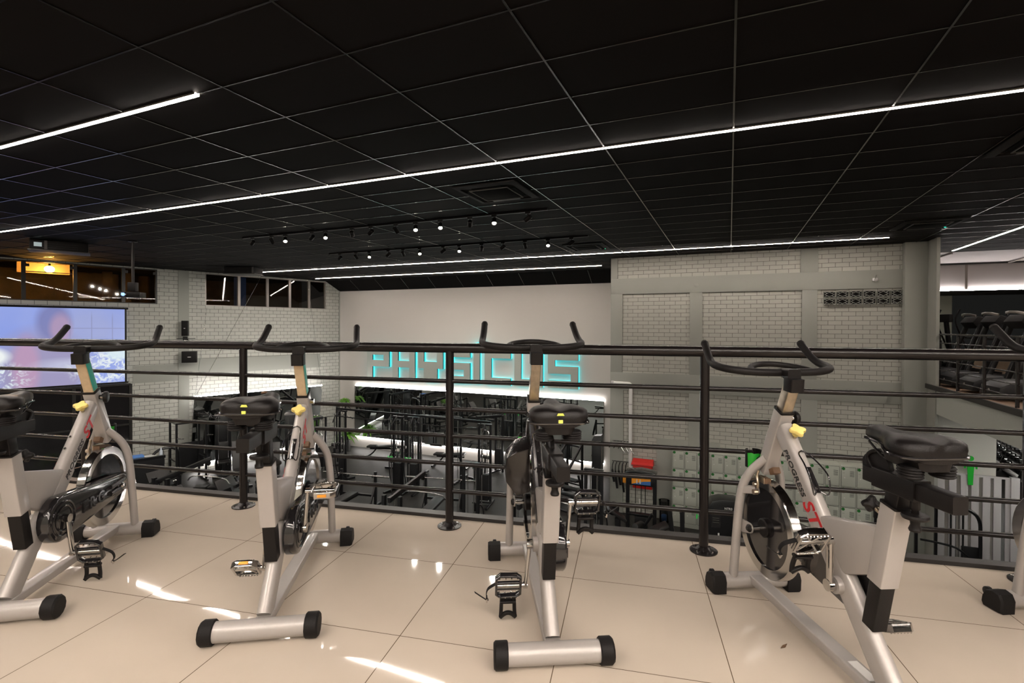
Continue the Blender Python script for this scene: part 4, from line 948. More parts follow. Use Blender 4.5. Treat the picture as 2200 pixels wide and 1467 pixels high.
# wire waste bin
t = thing('waste_bin', 'wire mesh waste bin with a blue bag beside the lockers', 'waste bin', (-1.54, 13.70, GZ))
n = 28; mb().loft([[V((r*math.cos(2*PI*i/n), r*math.sin(2*PI*i/n), z)) for i in range(n)] for r, z in ((0.115, 0.01), (0.135, 0.57), (0.131, 0.57), (0.111, 0.014))]).build('mesh_body', 'mesh bin', t)
mb().tube([V((0.135*math.cos(2*PI*i/n), 0.135*math.sin(2*PI*i/n), 0.57)) for i in range(n)], 0.006, 8, closed=True).build('rim', 'black plastic', t)
mb().ell((0, 0, 0.11), (0.105, 0.105, 0.10), 12, 8).build('bag', 'dark bag', t)

# slatted screen and the changing-room figure
t = thing('slatted_screen', 'screen of upright white slats below the right mezzanine', 'screen', (4.85, 13.84, GZ))
for k, x in enumerate((4.22, 4.42, 4.62, 4.80, 4.99, 5.17, 5.36)):
    mb().box((x+0.062-4.85, 0, 0.98), (0.125, 0.035, 1.90)).build('slat', 'slat paint', t, bevel=0.002)
mb().box((5.50-4.85, -0.02, 1.0), (0.14, 0.10, 1.98)).build('end_post', 'slat paint', t, bevel=0.004)
mb().box((0.0, 0, 0.03), (1.32, 0.06, 0.05)).build('bottom_rail', 'white paint', t)
mb().box((0.0, 0, 1.95), (1.32, 0.04, 0.04)).build('top_rail', 'slat paint', t)
t = thing('restroom_figure', 'green standing-figure symbol on the white wall by the slats', 'sign', (4.77, 13.80, -1.80))
mb().lathe([(0.055, 0), (0.055, 0.012)], (0, 0, 0.27), (0, -1, 0), 24).build('head', 'sign green', t)
bdy = [(-0.115, 0.05), (-0.115, 0.14), (-0.09, 0.185), (0.09, 0.185), (0.115, 0.14), (0.115, 0.05), (0.085, 0.05), (0.075, 0.12), (0.062, 0.12), (0.050, -0.05), (0.042, -0.30), (-0.042, -0.30), (-0.050, -0.05), (-0.062, 0.12), (-0.075, 0.12), (-0.085, 0.05)]
mb().prism(bdy, lambda a, b: (a, 0, b), lambda a, b: (a, -0.012, b)).build('body', 'sign green', t)

# railing of the right-hand mezzanine
t = thing('balcony_railing', 'black railing along the treadmill mezzanine edge on the right', 'railing', (4.06, 13.3, 0.03), 0)
mb().bar((0, 0.03, 1.10), (0, -7.0, 1.10), 0.045, 0.03, 0.004, up=(0, 0, 1)).build('handrail', 'rail paint', t)
for z in (0.17, 0.36, 0.55, 0.74, 0.92): mb().cyl((0, 0.03, z), (0, -7.0, z), 0.010, 8).build('horizontal_bar', 'rail paint', t)
for y in (0.0, -0.95, -2.05, -3.15, -4.25, -5.35): mb().bar((0, y, 0.01), (0, y, 1.09), 0.042, 0.042, 0.004).build('post', 'rail paint', t)
# ------------------------------------------------------------------ gym machines on the lower floor (local origin on the gym floor)
GB, GS, GP = 'gym black', 'gym steel', 'gym pad'
def T(name, label, cat, x, y, rz=0, group=None, z=GZ): return thing(name, label, cat, (x, y, z), math.radians(rz), group)
def bar(t, name, a, b, w=0.06, h=None, m=GB, r=0.008, up=None): return mb().bar(a, b, w, h or w, r, up=up).build(name, m, t)
def rod(t, name, a, b, r=0.012, m=GS, n=10): return mb().cyl(a, b, r, n).build(name, m, t)
def pad(t, name, c, d, rot=None, m=GP): return mb().box(c, d, rot).build(name, m, t, bevel=min(d)*0.3)
def bent(t, name, pts, r=0.02, m=GB): return mb().tube(catmull(pts, 4), r, 10).build(name, m, t)
def RY(a): return Matrix.Rotation(math.radians(a), 3, 'Y')
def RX(a): return Matrix.Rotation(math.radians(a), 3, 'X')
def logo(t, c, s=0.12, name='green_emblem'):
    m = mb(); x, y, z = c      # two linked zigzag strokes, as on the machines' badges
    pts = [(-s*0.5, -s*0.4), (-s*0.5, s*0.35), (-s*0.2, 0.0), (s*0.05, s*0.35), (s*0.05, -s*0.35), (s*0.3, s*0.0), (s*0.5, s*0.4), (s*0.5, -s*0.3)]
    m.tube([V((x+a, y, z+b)) for a, b in pts], 1, sec=rrect(0.010, s*0.16, 0.002), up=(0, 1, 0))
    return m.build(name, 'logo green', t)
def stack(t, x, y, z0, z1, w=0.20, d=0.14, n=None):
    """weight stack: one block, with black bands put in for the shade between plates"""
    s_ = mb().box((x, y, (z0+z1)/2), (w, d, z1-z0)).build('weight_stack', 'gym plate', t, bevel=0.003)
    k = n or int((z1-z0)/0.045)
    g = mb()
    for i in range(1, k): g.box((x, y, z0+(z1-z0)*i/k), (w*1.004, d*1.01, 0.006))
    g2 = g.build('plate_gap', 'black rubber', s_); g2['kind'] = 'stuff'
    return s_
def cable_tower(label, x, y, rz, h=2.30, emblem=True, group='cable towers of the crossover line', arm=True):
    t = T('cable_tower', label, 'cable machine', x, y, rz, group)
    for q in (-1, 1):
        bar(t, 'upright', (q*0.17, 0, 0), (q*0.17, 0, h), 0.07, 0.05)
        rod(t, 'guide_rod', (q*0.07, 0, 0.12), (q*0.07, 0, h-0.10), 0.011)
        bar(t, 'foot', (q*0.17, -0.45, 0.035), (q*0.17, 0.35, 0.035), 0.07, 0.06)
    bar(t, 'top_plate', (-0.20, 0, h), (0.20, 0, h), 0.10, 0.05); bar(t, 'base_plate', (-0.20, 0, 0.08), (0.20, 0, 0.08), 0.12, 0.05)
    stack(t, 0, 0, 0.14, 0.88, 0.24, 0.15)
    rod(t, 'slide_rail', (0.0, -0.30, 0.05), (0.0, -0.30, h-0.05), 0.020, GS)
    bar(t, 'pulley_carriage', (0, -0.30, 0.95), (0, -0.30, 1.12), 0.06, 0.07)
    mb().lathe([(0.02, -0.012), (0.055, -0.012), (0.048, 0), (0.055, 0.012), (0.02, 0.012)], (0, -0.18, h-0.12), (1, 0, 0), 16).build('pulley', 'black plastic', t)
    rod(t, 'cable', (0, -0.20, 0.9), (0, -0.14, h-0.12), 0.004, 'black rubber', 6)
    bent(t, 'side_guard', [(-0.20, -0.05, 0.10), (-0.26, -0.10, 0.6), (-0.26, -0.10, 1.05), (-0.18, -0.06, 1.20), (-0.02, -0.06, 1.22)], 0.016)
    if arm:
        bent(t, 'pull_arm', [(0.0, -0.05, h+0.02), (0.06, -0.20, h-0.02), (0.05, -0.32, h-0.16), (0.0, -0.36, h-0.34)], 0.018, GB)
    if emblem: logo(t, (-0.02, -0.34, 1.10), 0.16)
    return t
cable_tower('cable tower in mid-floor with green badge, left one of the pair', -9.42, 12.95, -5)
cable_tower('cable tower in mid-floor with green badge, right one of the pair', -8.92, 13.05, 8)
cable_tower('cable tower with tall weight stack at the right end of the long beam', -6.42, 12.95, 10, emblem=False)
cable_tower('cable tower at the left end of the long beam, near the plants', -11.80, 13.15, -15, emblem=False)
cable_tower('slim cable tower standing close to the long mirror, right of centre', -5.6, 15.7, 10, h=2.15, group=None, emblem=False)
t = T('crossover_beam', 'long slightly sloping pull-up beam linking the cable towers', 'beam', -9.1, 13.05, 0)
t['category'] = 'pull-up beam'
bar(t, 'main_beam', (-2.85, 0.05, 2.37), (2.85, -0.05, 2.37), 0.05, 0.06)
bent(t, 'grip_bar', [(-2.6, -0.2, 2.35), (-2.5, -0.34, 2.22), (-2.0, -0.36, 2.20), (-1.1, -0.36, 2.20), (-0.6, -0.34, 2.22), (-0.5, -0.2, 2.35)], 0.015)
bent(t, 'grip_bar', [(0.5, -0.2, 2.35), (0.6, -0.34, 2.22), (1.2, -0.36, 2.20), (2.0, -0.36, 2.20), (2.5, -0.34, 2.22), (2.6, -0.2, 2.35)], 0.015)

def lat_machine(label, x, y, rz, h=2.1, group='pulldown machines', beam=0.95):
    t = T('pulldown_machine', label, 'pulldown machine', x, y, rz, group)
    for q in (-1, 1): bar(t, 'upright', (q*0.16, 0.25, 0), (q*0.16, 0.25, h), 0.06, 0.08)
    bar(t, 'base_beam', (0, 0.3, 0.05), (0, -1.1, 0.05), 0.08, 0.06); bar(t, 'cross_foot', (-0.32, -1.05, 0.04), (0.32, -1.05, 0.04), 0.07)
    for q in (-1, 1): rod(t, 'guide_rod', (q*0.06, 0.25, 0.1), (q*0.06, 0.25, h-0.05), 0.010)
    stack(t, 0, 0.25, 0.12, 0.80, 0.20, 0.14)
    bar(t, 'top_arm', (0, 0.35, h-0.05), (0, -beam, h+0.08), 0.06, 0.09)
    mb().lathe([(0.02, -0.012), (0.055, -0.012), (0.048, 0), (0.055, 0.012), (0.02, 0.012)], (0, -beam+0.05, h), (1, 0, 0), 16).build('pulley', 'black plastic', t)
    rod(t, 'cable', (0, -beam+0.05, h), (0, -beam+0.05, h-0.28), 0.004, 'black rubber', 6)
    bent(t, 'pulldown_bar', [(-0.55, -beam+0.05, h-0.42), (-0.42, -beam+0.05, h-0.32), (0, -beam+0.05, h-0.29), (0.42, -beam+0.05, h-0.32), (0.55, -beam+0.05, h-0.42)], 0.014, GS)
    bar(t, 'seat_post', (0, -0.75, 0.05), (0, -0.75, 0.45), 0.06); pad(t, 'seat', (0, -0.80, 0.48), (0.32, 0.40, 0.07))
    bar(t, 'thigh_post', (0, -0.50, 0.05), (0, -0.50, 0.68), 0.05); mb().cyl((-0.25, -0.55, 0.68), (0.25, -0.55, 0.68), 0.06, 14).build('thigh_roller', GP, t)
    return t
lat_machine('black pulldown machine below the trailing plants near the corner', -13.75, 15.2, 35)
lat_machine('black pulldown machine close before the mirror, left of the mid-floor towers', -11.2, 15.9, 10, h=2.05)
lat_machine('pulldown machine before the mirror behind the right-hand cable tower', -7.5, 15.9, -15, h=2.0)
t_ = lat_machine('high black pulldown machine between the two tall cabinets on the left', -15.35, 14.9, 60, h=2.0)

def cabinet_machine(label, x, y, rz, h=1.95, group='cabinet-fronted weight machines', badge=True):
    t = T('tower_machine', label, 'weight machine', x, y, rz, group)
    mb().box((0, 0.12, h/2), (0.50, 0.30, h)).build('stack_cover', GB, t, bevel=0.03)
    mb().loft([[V((-0.27, -0.05, h)), V((0.27, -0.05, h)), V((0.27, 0.30, h)), V((-0.27, 0.30, h))], [V((-0.26, -0.04, h+0.06)), V((0.26, -0.04, h+0.06)), V((0.26, 0.29, h+0.06)), V((-0.26, 0.29, h+0.06))], [V((-0.16, 0.02, h+0.12)), V((0.16, 0.02, h+0.12)), V((0.16, 0.24, h+0.12)), V((-0.16, 0.24, h+0.12))]]).build('rounded_cap', 'black gloss', t)
    for q in (-1, 1): rod(t, 'chrome_trim', (q*0.14, -0.045, 0.2), (q*0.14, -0.045, h-0.1), 0.010)
    bar(t, 'base_rail', (0, 0.2, 0.04), (0, -1.0, 0.04), 0.09, 0.06); bar(t, 'cross_foot', (-0.35, -0.95, 0.04), (0.35, -0.95, 0.04), 0.07)
    pad(t, 'seat', (0, -0.60, 0.46), (0.36, 0.40, 0.07)); pad(t, 'back_pad', (0, -0.34, 0.80), (0.30, 0.08, 0.60)); bar(t, 'seat_post', (0, -0.60, 0.04), (0, -0.60, 0.43), 0.07)
    for q in (-1, 1): bent(t, 'press_arm', [(q*0.22, 0.0, h-0.15), (q*0.42, -0.15, h-0.20), (q*0.46, -0.45, h-0.50), (q*0.40, -0.62, h-0.75)], 0.022)
    if badge: logo(t, (0.05, -0.05, h*0.48), 0.14)
    return t
cabinet_machine('tall black tower machine by the near end of the left wall mirror', -16.35, 12.25, 55)
cabinet_machine('tall black tower machine with green badge before the left wall mirror', -14.3, 13.4, 50)
def shelf_unit():
    t = T('storage_cabinet', 'low black storage cabinet with towel and bottles by the left wall', 'cabinet', -16.15, 9.45, math.degrees(math.atan2(wl.y, wl.x)))
    mb().box((0, 0, 0.55), (1.05, 0.5, 1.10)).build('body', GB, t, bevel=0.01); mb().box((0, -0.2, 1.13), (1.10, 0.10, 0.08)).build('raised_edge', GB, t)
    mb().box((0.0, -0.262, 0.5), (0.46, 0.012, 0.85)).build('door', 'gym plate', t); return t
shelf_unit()
z_ = GZ+1.10
tag(mb().box((0, 0, 0), (0.55, 0.26, 0.06)).xf(Matrix.Translation((-16.25, 9.25, z_+0.10))@Matrix.Rotation(ra, 4, 'Z')).build('folded_towel', 'blue cloth', bevel=0.02), 'folded blue towel on the low black storage cabinet', 'towel')
tag(mb().box((-16.13, 9.66, z_+0.026), (0.30, 0.26, 0.05)).xf(Matrix.Translation((0, 0, 0.004))).build('paper_tray', 'white paint', bevel=0.01), 'flat white tray beside the blue towel on the cabinet', 'tray')
tag(mb().lathe([(0.045, 0), (0.045, 0.16), (0.02, 0.20), (0.02, 0.25), (0.01, 0.26)], (-16.0, 9.92, z_+0.003), (0, 0, 1), 12).build('spray_bottle', 'clear bottle'), 'clear pump bottle standing on the low storage cabinet', 'bottle')
t = T('arch_machine', 'arched black cable frame against the left wall beside the cabinet', 'cable machine', -16.45, 10.35, math.degrees(ra))
bent(t, 'arch_tube', [(-0.36, 0, 0), (-0.36, 0, 0.9), (-0.30, 0, 1.10), (-0.12, 0, 1.20), (0.12, 0, 1.20), (0.30, 0, 1.10), (0.36, 0, 0.9), (0.36, 0, 0)], 0.04)
stack(t, 0, 0, 0.1, 0.5, 0.25, 0.15)
for x in (-0.07, 0.07): rod(t, 'guide_rod', (x, 0, 0.1), (x, 0, 1.15), 0.012)
pad(t, 'seat', (0, -0.5, 0.45), (0.35, 0.4, 0.07)); bar(t, 'base_rail', (0, 0, 0.05), (0, -0.8, 0.05), 0.08)
t = T('power_rack', 'tall black rack frame with pegs before the left pilaster', 'rack', -16.35, 11.0, math.degrees(ra))
for x in (-0.42, 0.42):
    for y in (-0.35, 0.35): bar(t, 'upright', (x, y, 0), (x, y, 2.0), 0.06)
    bar(t, 'side_rail', (x, -0.35, 1.97), (x, 0.35, 1.97), 0.05); bar(t, 'base_rail', (x, -0.5, 0.03), (x, 0.4, 0.03), 0.06)
    rod(t, 'plate_peg', (x, -0.35, 1.5), (x+0.16, -0.5, 1.5), 0.016); rod(t, 'safety_peg', (x, -0.35, 0.75), (x, 0.35, 0.75), 0.022, GB)
bar(t, 'top_rail', (-0.42, -0.35, 1.97), (0.42, -0.35, 1.97), 0.05)
pad(t, 'board', (0.2, 0.38, 0.75), (0.75, 0.02, 0.9), m=GB)
t = tag(thing('resistance_bands', 'tangle of black bands heaped on top of the rack frame', 'exercise bands', (-16.1, 11.4, GZ+2.03)), None)
for k in range(6): 
    a0 = k*1.1; bent(t, 'band', [(-0.5+0.1*k, 0.12*math.sin(a0), 0.02), (-0.25, 0.18*math.cos(a0), 0.09+0.02*k), (0.1, 0.15*math.sin(a0+1), 0.13), (0.42, 0.14*math.cos(a0+2), 0.06), (0.65, 0.1*math.sin(a0+2), 0.02)], 0.012, 'black rubber')

def leg_press(label, x, y, rz, group='angled plate-loaded machines'):
    t = T('leg_press', label, 'leg press', x, y, rz, group)
    for q in (-1, 1):
        bar(t, 'slide_beam', (-1.0, q*0.30, 0.25), (0.85, q*0.30, 1.05), 0.07); bar(t, 'base_rail', (-1.1, q*0.30, 0.04), (0.9, q*0.30, 0.04), 0.07)
        bar(t, 'front_leg', (0.80, q*0.30, 0.05), (0.80, q*0.30, 1.02), 0.06); bar(t, 'brace', (0.1, q*0.30, 0.05), (0.45, q*0.30, 0.85), 0.05)
        rod(t, 'plate_horn', (0.25, q*0.30, 0.72), (0.25, q*0.62, 0.72), 0.025)
    pad(t, 'foot_plate', (0.45, 0, 0.95), (0.04, 0.62, 0.5), RY(-28)); pad(t, 'back_pad', (-0.95, 0, 0.55), (0.10, 0.45, 0.75), RY(-40)); pad(t, 'seat', (-0.68, 0, 0.25), (0.40, 0.45, 0.09))
    bar(t, 'cross_rail', (-1.0, -0.3, 0.1), (-1.0, 0.3, 0.1), 0.06)
    return t
leg_press('black leg press frame below the railing, left of the second bike', -12.3, 8.9, 12)
leg_press('black angled frame machine behind the second railing post', -10.4, 9.4, 160)
leg_press('angled black machine in front of the storage cabinet, far left', -14.6, 8.7, 5)
def hack(label, x, y, rz):
    t = T('incline_bench', label, 'incline bench', x, y, rz, 'incline benches in the left gym area')
    pad(t, 'back_pad', (0, 0.25, 0.85), (0.34, 0.10, 0.95), RX(-18)); pad(t, 'seat', (0, -0.18, 0.44), (0.36, 0.42, 0.09))
    bar(t, 'base_rail', (0, -0.7, 0.05), (0, 0.6, 0.05), 0.08); bar(t, 'rear_strut', (0, 0.45, 0.05), (0, 0.35, 0.8), 0.06); bar(t, 'seat_post', (0, -0.18, 0.05), (0, -0.18, 0.4), 0.07); bar(t, 'cross_foot', (-0.32, 0.58, 0.04), (0.32, 0.58, 0.04), 0.07)
    bar(t, 'cross_foot', (-0.28, -0.68, 0.04), (0.28, -0.68, 0.04), 0.07)
    return t
hack('upright dark incline bench before the glowing lower mirror edge', -14.6, 11.5, 60)
hack('incline bench just left of the second bike seat tube', -13.4, 11.8, 45)

def bench_station(label, x, y, rz, group='barbell bench stations below the railing', bar_=True, w=0.55):
    t = T('barbell_bench', label, 'barbell bench', x, y, rz, group)
    for q in (-1, 1):
        bar(t, 'upright', (q*w, 0.35, 0), (q*w, 0.35, 1.0), 0.07); bar(t, 'foot', (q*w, -0.1, 0.035), (q*w, 0.6, 0.035), 0.07)
        bar(t, 'stay', (q*w, 0.0, 0.05), (q*w, 0.33, 0.62), 0.05)
        mb().tube([(q*w, 0.33, 0.95), (q*w, 0.24, 0.86), (q*w, 0.18, 0.88), (q*w, 0.165, 0.95)], 0.014, 8).build('bar_hook', GB, t)
    bar(t, 'cross_rail', (-w, 0.4, 0.3), (w, 0.4, 0.3), 0.06)
    pad(t, 'bench_pad', (0, -0.45, 0.44), (0.30, 1.15, 0.08)); bar(t, 'bench_rail', (0, 0.35, 0.32), (0, -1.0, 0.32), 0.06); bar(t, 'front_leg', (0, -0.95, 0), (0, -0.95, 0.36), 0.06); bar(t, 'cross_foot', (-0.25, -0.95, 0.03), (0.25, -0.95, 0.03), 0.06)
    return t
def barbell(label, x, y, z, rz, L=2.1):
    t = thing('barbell', label, 'barbell', (x, y, z), math.radians(rz), 'bare barbells resting on the benches')
    rod(t, 'shaft', (-L/2+0.38, 0, 0), (L/2-0.38, 0, 0), 0.014)
    for q in (-1, 1): rod(t, 'sleeve', (q*(L/2-0.38), 0, 0), (q*L/2, 0, 0), 0.025, GS, 12); mb().lathe([(0.035, -0.01), (0.035, 0.01)], (q*(L/2-0.38), 0, 0), (1, 0, 0), 12).build('collar', GS, t)
bench_station('black barbell bench, left one under the second railing bay', -9.65, 11.10, 8)
barbell('bare steel barbell on the left barbell bench', -9.68, 11.32, GZ+0.915, 8)
bench_station('black barbell bench, right one beside the railing post in front', -7.20, 11.75, 12, w=0.52)
barbell('bare steel barbell on the right barbell bench', -7.25, 11.965, GZ+0.915, 12)
bench_station('barbell bench mostly hidden behind the second bike wheel', -12.0, 10.9, 5)

def flat_bench(label, x, y, rz, g='adjustable benches near the mirror'):
    t = T('adjustable_bench', label, 'weight bench', x, y, rz, g)
    pad(t, 'seat', (-0.42, 0, 0.46), (0.34, 0.30, 0.07)); pad(t, 'back_pad', (0.18, 0, 0.48), (0.80, 0.28, 0.07), RY(-5))
    bar(t, 'spine', (-0.5, 0, 0.38), (0.55, 0, 0.40), 0.06); bent(t, 'rear_leg', [(0.35, 0, 0.38), (0.48, 0, 0.2), (0.70, 0, 0.05)], 0.03); bent(t, 'front_leg', [(-0.25, 0, 0.38), (-0.40, 0, 0.2), (-0.62, 0, 0.05)], 0.03)
    bar(t, 'rear_foot', (0.70, -0.26, 0.04), (0.70, 0.26, 0.04), 0.06); bar(t, 'front_foot', (-0.62, -0.2, 0.04), (-0.62, 0.2, 0.04), 0.06)
flat_bench('adjustable black bench just behind the middle railing post', -9.3, 15.9, 10)
flat_bench('flat black bench left of centre before the lit mirror foot', -12.3, 15.9, 15)
# Smith-style frame right of the mid-floor towers
t = T('smith_machine', 'black framed bar rack between the centre post and the mirror', 'smith machine', -8.9, 14.6, 5)
for q in (-1, 1):
    bar(t, 'upright', (q*0.75, 0, 0), (q*0.75, 0, 2.1), 0.07); bar(t, 'foot', (q*0.75, -0.55, 0.035), (q*0.75, 0.55, 0.035), 0.07); rod(t, 'slide_rail', (q*0.68, -0.1, 0.06), (q*0.68, -0.1, 2.05), 0.014)
bar(t, 'top_rail', (-0.75, 0, 2.08), (0.75, 0, 2.08), 0.06); rod(t, 'lift_bar', (-1.0, -0.12, 1.15), (1.0, -0.12, 1.15), 0.015)
mb().cyl((-0.32, -0.12, 1.15), (0.10, -0.12, 1.15), 0.045, 14).build('bar_pad', GP, t)

flat_bench('adjustable bench behind the left leg press frames', -13.6, 10.0, 30)
lat_machine('black pulldown machine left of the left barbell bench', -13.2, 13.5, 20, h=1.9)
# machines under the bike mezzanine, which the long mirror shows
mg = 'machines under the bike mezzanine, seen in the mirror'
for k, (x, y, rz) in enumerate(((-12.5, 6.0, 170), (-10.3, 6.6, 190), (-7.9, 7.0, 175), (-5.5, 7.6, 185), (-3.2, 8.2, 170))):
    lat_machine('pulldown machine reflected in the long mirror, '+('first', 'second', 'third', 'fourth', 'fifth')[k]+' from the mirror end by the plants', x, y, rz, group=mg)
for k, (x, y, rz) in enumerate(((-11.4, 4.0, 175), (-9.0, 4.3, 185), (-6.6, 5.0, 170), (-4.2, 5.5, 180))):
    flat_bench('padded bench reflected deep in the long mirror, '+('first', 'second', 'third', 'fourth')[k]+' from the plant end', x, y, rz, mg)
for k, (x, y, rz) in enumerate(((-8.8, 8.6, 180), (-5.2, 9.8, 185), (-2.6, 10.4, 180))):
    cable_tower('cable tower reflected in the long mirror, '+('first', 'second', 'third')[k]+' from the plant end', x, y, rz, h=2.1, group=mg, emblem=False)
# right of centre: machines in front of the corner and the brick wall
t = T('tall_stack_tower', 'tall black shrouded tower at the corner of the brick wall', 'weight machine', -3.32, 13.7, 0)
mb().box((0, 0, 1.0), (0.26, 0.30, 2.0)).build('shroud', GB, t, bevel=0.015); mb().loft([[V((-0.13, -0.15, 2.0)), V((0.13, -0.15, 2.0)), V((0.13, 0.15, 2.0)), V((-0.13, 0.15, 2.0))], [V((-0.07, -0.12, 2.12)), V((0.12, -0.12, 2.14)), V((0.12, 0.12, 2.14)), V((-0.07, 0.12, 2.12))]]).build('cap', GB, t)
rod(t, 'chrome_trim', (0.145, -0.16, 0.2), (0.145, -0.16, 1.9), 0.01); bar(t, 'foot', (-0.2, -0.5, 0.04), (0.2, -0.5, 0.04), 0.07); bar(t, 'base_rail', (0, -0.5, 0.04), (0, 0.1, 0.04), 0.08)
t = T('step_rack', 'black tiered bench rack under the right end of the mirror', 'rack', -4.15, 13.9, -20)
for k, z in enumerate((0.30, 0.55, 0.85)): pad(t, 'padded_shelf', (0, -0.15*k, z), (0.95, 0.22, 0.05), m='gym plate'); bent(t, 'hoop', [(-0.4, -0.15*k+0.1, z), (-0.38, -0.15*k+0.1, z+0.14), (-0.28, -0.15*k+0.1, z+0.18), (0.3, -0.15*k+0.1, z+0.18)], 0.018)
for q in (-1, 1): bar(t, 'side_frame', (q*0.45, 0.1, 0), (q*0.45, -0.25, 1.0), 0.05); bar(t, 'foot', (q*0.45, -0.6, 0.03), (q*0.45, 0.3, 0.03), 0.06)
bar(t, 'cross_rail', (-0.45, -0.15, 0.7), (0.45, -0.15, 0.7), 0.04); bar(t, 'cross_foot', (-0.45, -0.55, 0.03), (0.45, -0.55, 0.03), 0.05)
t = T('pushdown_station', 'dark machine with angled arms left of the shrouded corner tower', 'weight machine', -4.35, 15.0, -25)
for q in (-1, 1): bar(t, 'upright', (q*0.3, 0, 0), (q*0.3, 0, 1.6), 0.06); bar(t, 'angled_arm', (q*0.3, 0, 1.55), (q*0.3, -0.6, 0.9), 0.06); bar(t, 'foot', (q*0.3, -0.8, 0.03), (q*0.3, 0.3, 0.03), 0.06)
for z in (1.45, 1.0): bar(t, 'cross_rail', (-0.3, 0, z), (0.3, 0, z), 0.05)
pad(t, 'seat', (0, -0.45, 0.5), (0.4, 0.35, 0.08)); bar(t, 'seat_post', (0, -0.45, 0.03), (0, -0.45, 0.46), 0.07); bar(t, 'base_rail', (-0.3, -0.45, 0.05), (0.3, -0.45, 0.05), 0.06)

# attachments hung on the wall end
def peg_rack(label, z, x0=-2.95):
    t = thing('peg_rail', label, 'peg rail', (x0, RWY-0.03, z), 0, 'peg rails at the end of the brick wall')
    bar(t, 'rail', (0, 0, 0), (0.44, 0, 0), 0.03, 0.02)
    for k in range(5): rod(t, 'peg', (0.04+0.09*k, 0, 0), (0.04+0.09*k, -0.12, 0.02), 0.006)
    return t
peg_rack('upper peg rail with zigzag steel grips on the corner wall', GZ+1.98); peg_rack('lower peg rail with hanging black ropes on the corner wall', GZ+1.42)
for k in range(3):
    x = -2.82+0.13*k; pts = [(-0.20, 0, -0.10), (-0.12, 0, 0.02), (-0.04, 0, -0.06), (0.05, 0, 0.02), (0.13, 0, -0.06), (0.22, 0, -0.20)]
    tag(mb().tube([V((x+a, RWY-0.12-0.03*k, GZ+1.90+c)) for a, b, c in pts], 0.014, 8).build('curl_grip', GS), ('first','second','third')[k]+' zigzag chrome grip hanging on the corner wall, counted from left', 'cable grip', 'zigzag chrome grips')
for k, (L, m_) in enumerate(((0.55, GB), (0.72, GB), (0.62, 'black rubber'), (0.80, GB), (0.50, 'black rubber'))):
    x = -2.90+0.09*k; g_ = 'straps and ropes hanging on the corner wall'
    tag(mb().tube(catmull([(x, RWY-0.10, GZ+1.42), (x-0.03, RWY-0.12, GZ+1.30), (x-0.02, RWY-0.12, GZ+1.42-L*0.6), (x+0.02, RWY-0.12, GZ+1.42-L)]), [0.012]*8+[0.030]*8, 8).build('hanging_strap', m_), ('first','second','third','fourth','fifth')[k]+' black strap hanging on the corner wall from the left', 'strap', g_)
tag(mb().box((-2.56, RWY-0.20, GZ+0.98), (0.13, 0.04, 0.16)).build('ankle_cuff', 'orange plastic', bevel=0.01), 'small orange cuff hanging beside the red cabinet', 'ankle cuff')
tag(mb().lathe([(0.05, 0), (0.055, 0.10), (0.05, 0.20)], (-2.50, RWY-0.12, GZ+0.20), (0, 0, 1), 14).build('green_canister', 'sign green'), 'bright green canister low beside the black-framed machine', 'canister')

t = T('crossframe_machine', 'black framed machine with rounded top and orange poster before the red cabinet', 'weight machine', -2.0, 12.85, 3)
for q in (-1, 1): bar(t, 'upright', (q*0.33, 0, 0), (q*0.33, 0, 1.42), 0.09, 0.07)
pr = [(-0.38, -0.06), (0.38, -0.06), (0.38, 0.02), (0.26, 0.07), (0.0, 0.10), (-0.26, 0.07), (-0.38, 0.02)]
mb().prism(pr, lambda a, b: (a, -0.16, 1.46+b), lambda a, b: (a, 0.18, 1.46+b)).build('rounded_top', 'black gloss', t, bevel=0.01)
bar(t, 'header_panel', (-0.33, -0.02, 1.26), (0.33, -0.02, 1.26), 0.04, 0.24)
pn = mb().box((0.0, -0.05, 1.26), (0.46, 0.01, 0.16)).build('instruction_poster', 'orange plastic', t)
mb().prism([(-0.23, -0.08), (0.23, -0.08), (0.23, 0.02), (0.05, 0.0)], lambda a, b: (a, -0.056, 1.26+b), lambda a, b: (a, -0.060, 1.26+b)).build('blue_corner', 'dark bag', pn)
for x in (-0.10, -0.02): mb().lathe([(0.012, 0), (0.018, 0.05), (0.008, 0.11)], (x, -0.062, 1.20), (0, 0, 1), 8).build('figure_print', 'white paint', pn)
for x in (-0.14, 0.0, 0.10): rod(t, 'guide_rod', (x, 0, 0.45), (x, 0, 1.35), 0.010, 'gym black')
bar(t, 'lower_shelf', (-0.33, 0, 0.42), (0.33, 0, 0.42), 0.14, 0.05); stack(t, 0.0, 0, 0.05, 0.38, 0.30, 0.16)
rod(t, 'handle', (-0.02, -0.12, 0.55), (-0.02, -0.12, 0.85), 0.012, 'white paint')
t = T('preacher_bench', 'dark roller curl bench at the foot of the framed machine', 'curl bench', -2.15, 11.95, 20)
bar(t, 'post', (-0.25, 0, 0), (-0.25, 0, 0.62), 0.12, 0.10); pad(t, 'arm_pad', (-0.28, 0, 0.72), (0.50, 0.34, 0.07), RY(35))
for k, (x, z) in enumerate(((0.10, 0.52), (0.02, 0.30))): mb().cyl((x, -0.28, z), (x+0.24, 0.22, z-0.12), 0.075, 14).build('roller_pad', GP, t)
bent(t, 'lever_arm', [(0.25, 0.2, 0.25), (0.42, 0.1, 0.45), (0.55, 0.0, 0.72)], 0.035); mb().lathe([(0.0, 0), (0.16, 0.005), (0.16, 0.02), (0, 0.025)], (-0.35, 0.12, 0.80), (0.3, -1, 0.2), 24).build('cam_disc', GB, t)
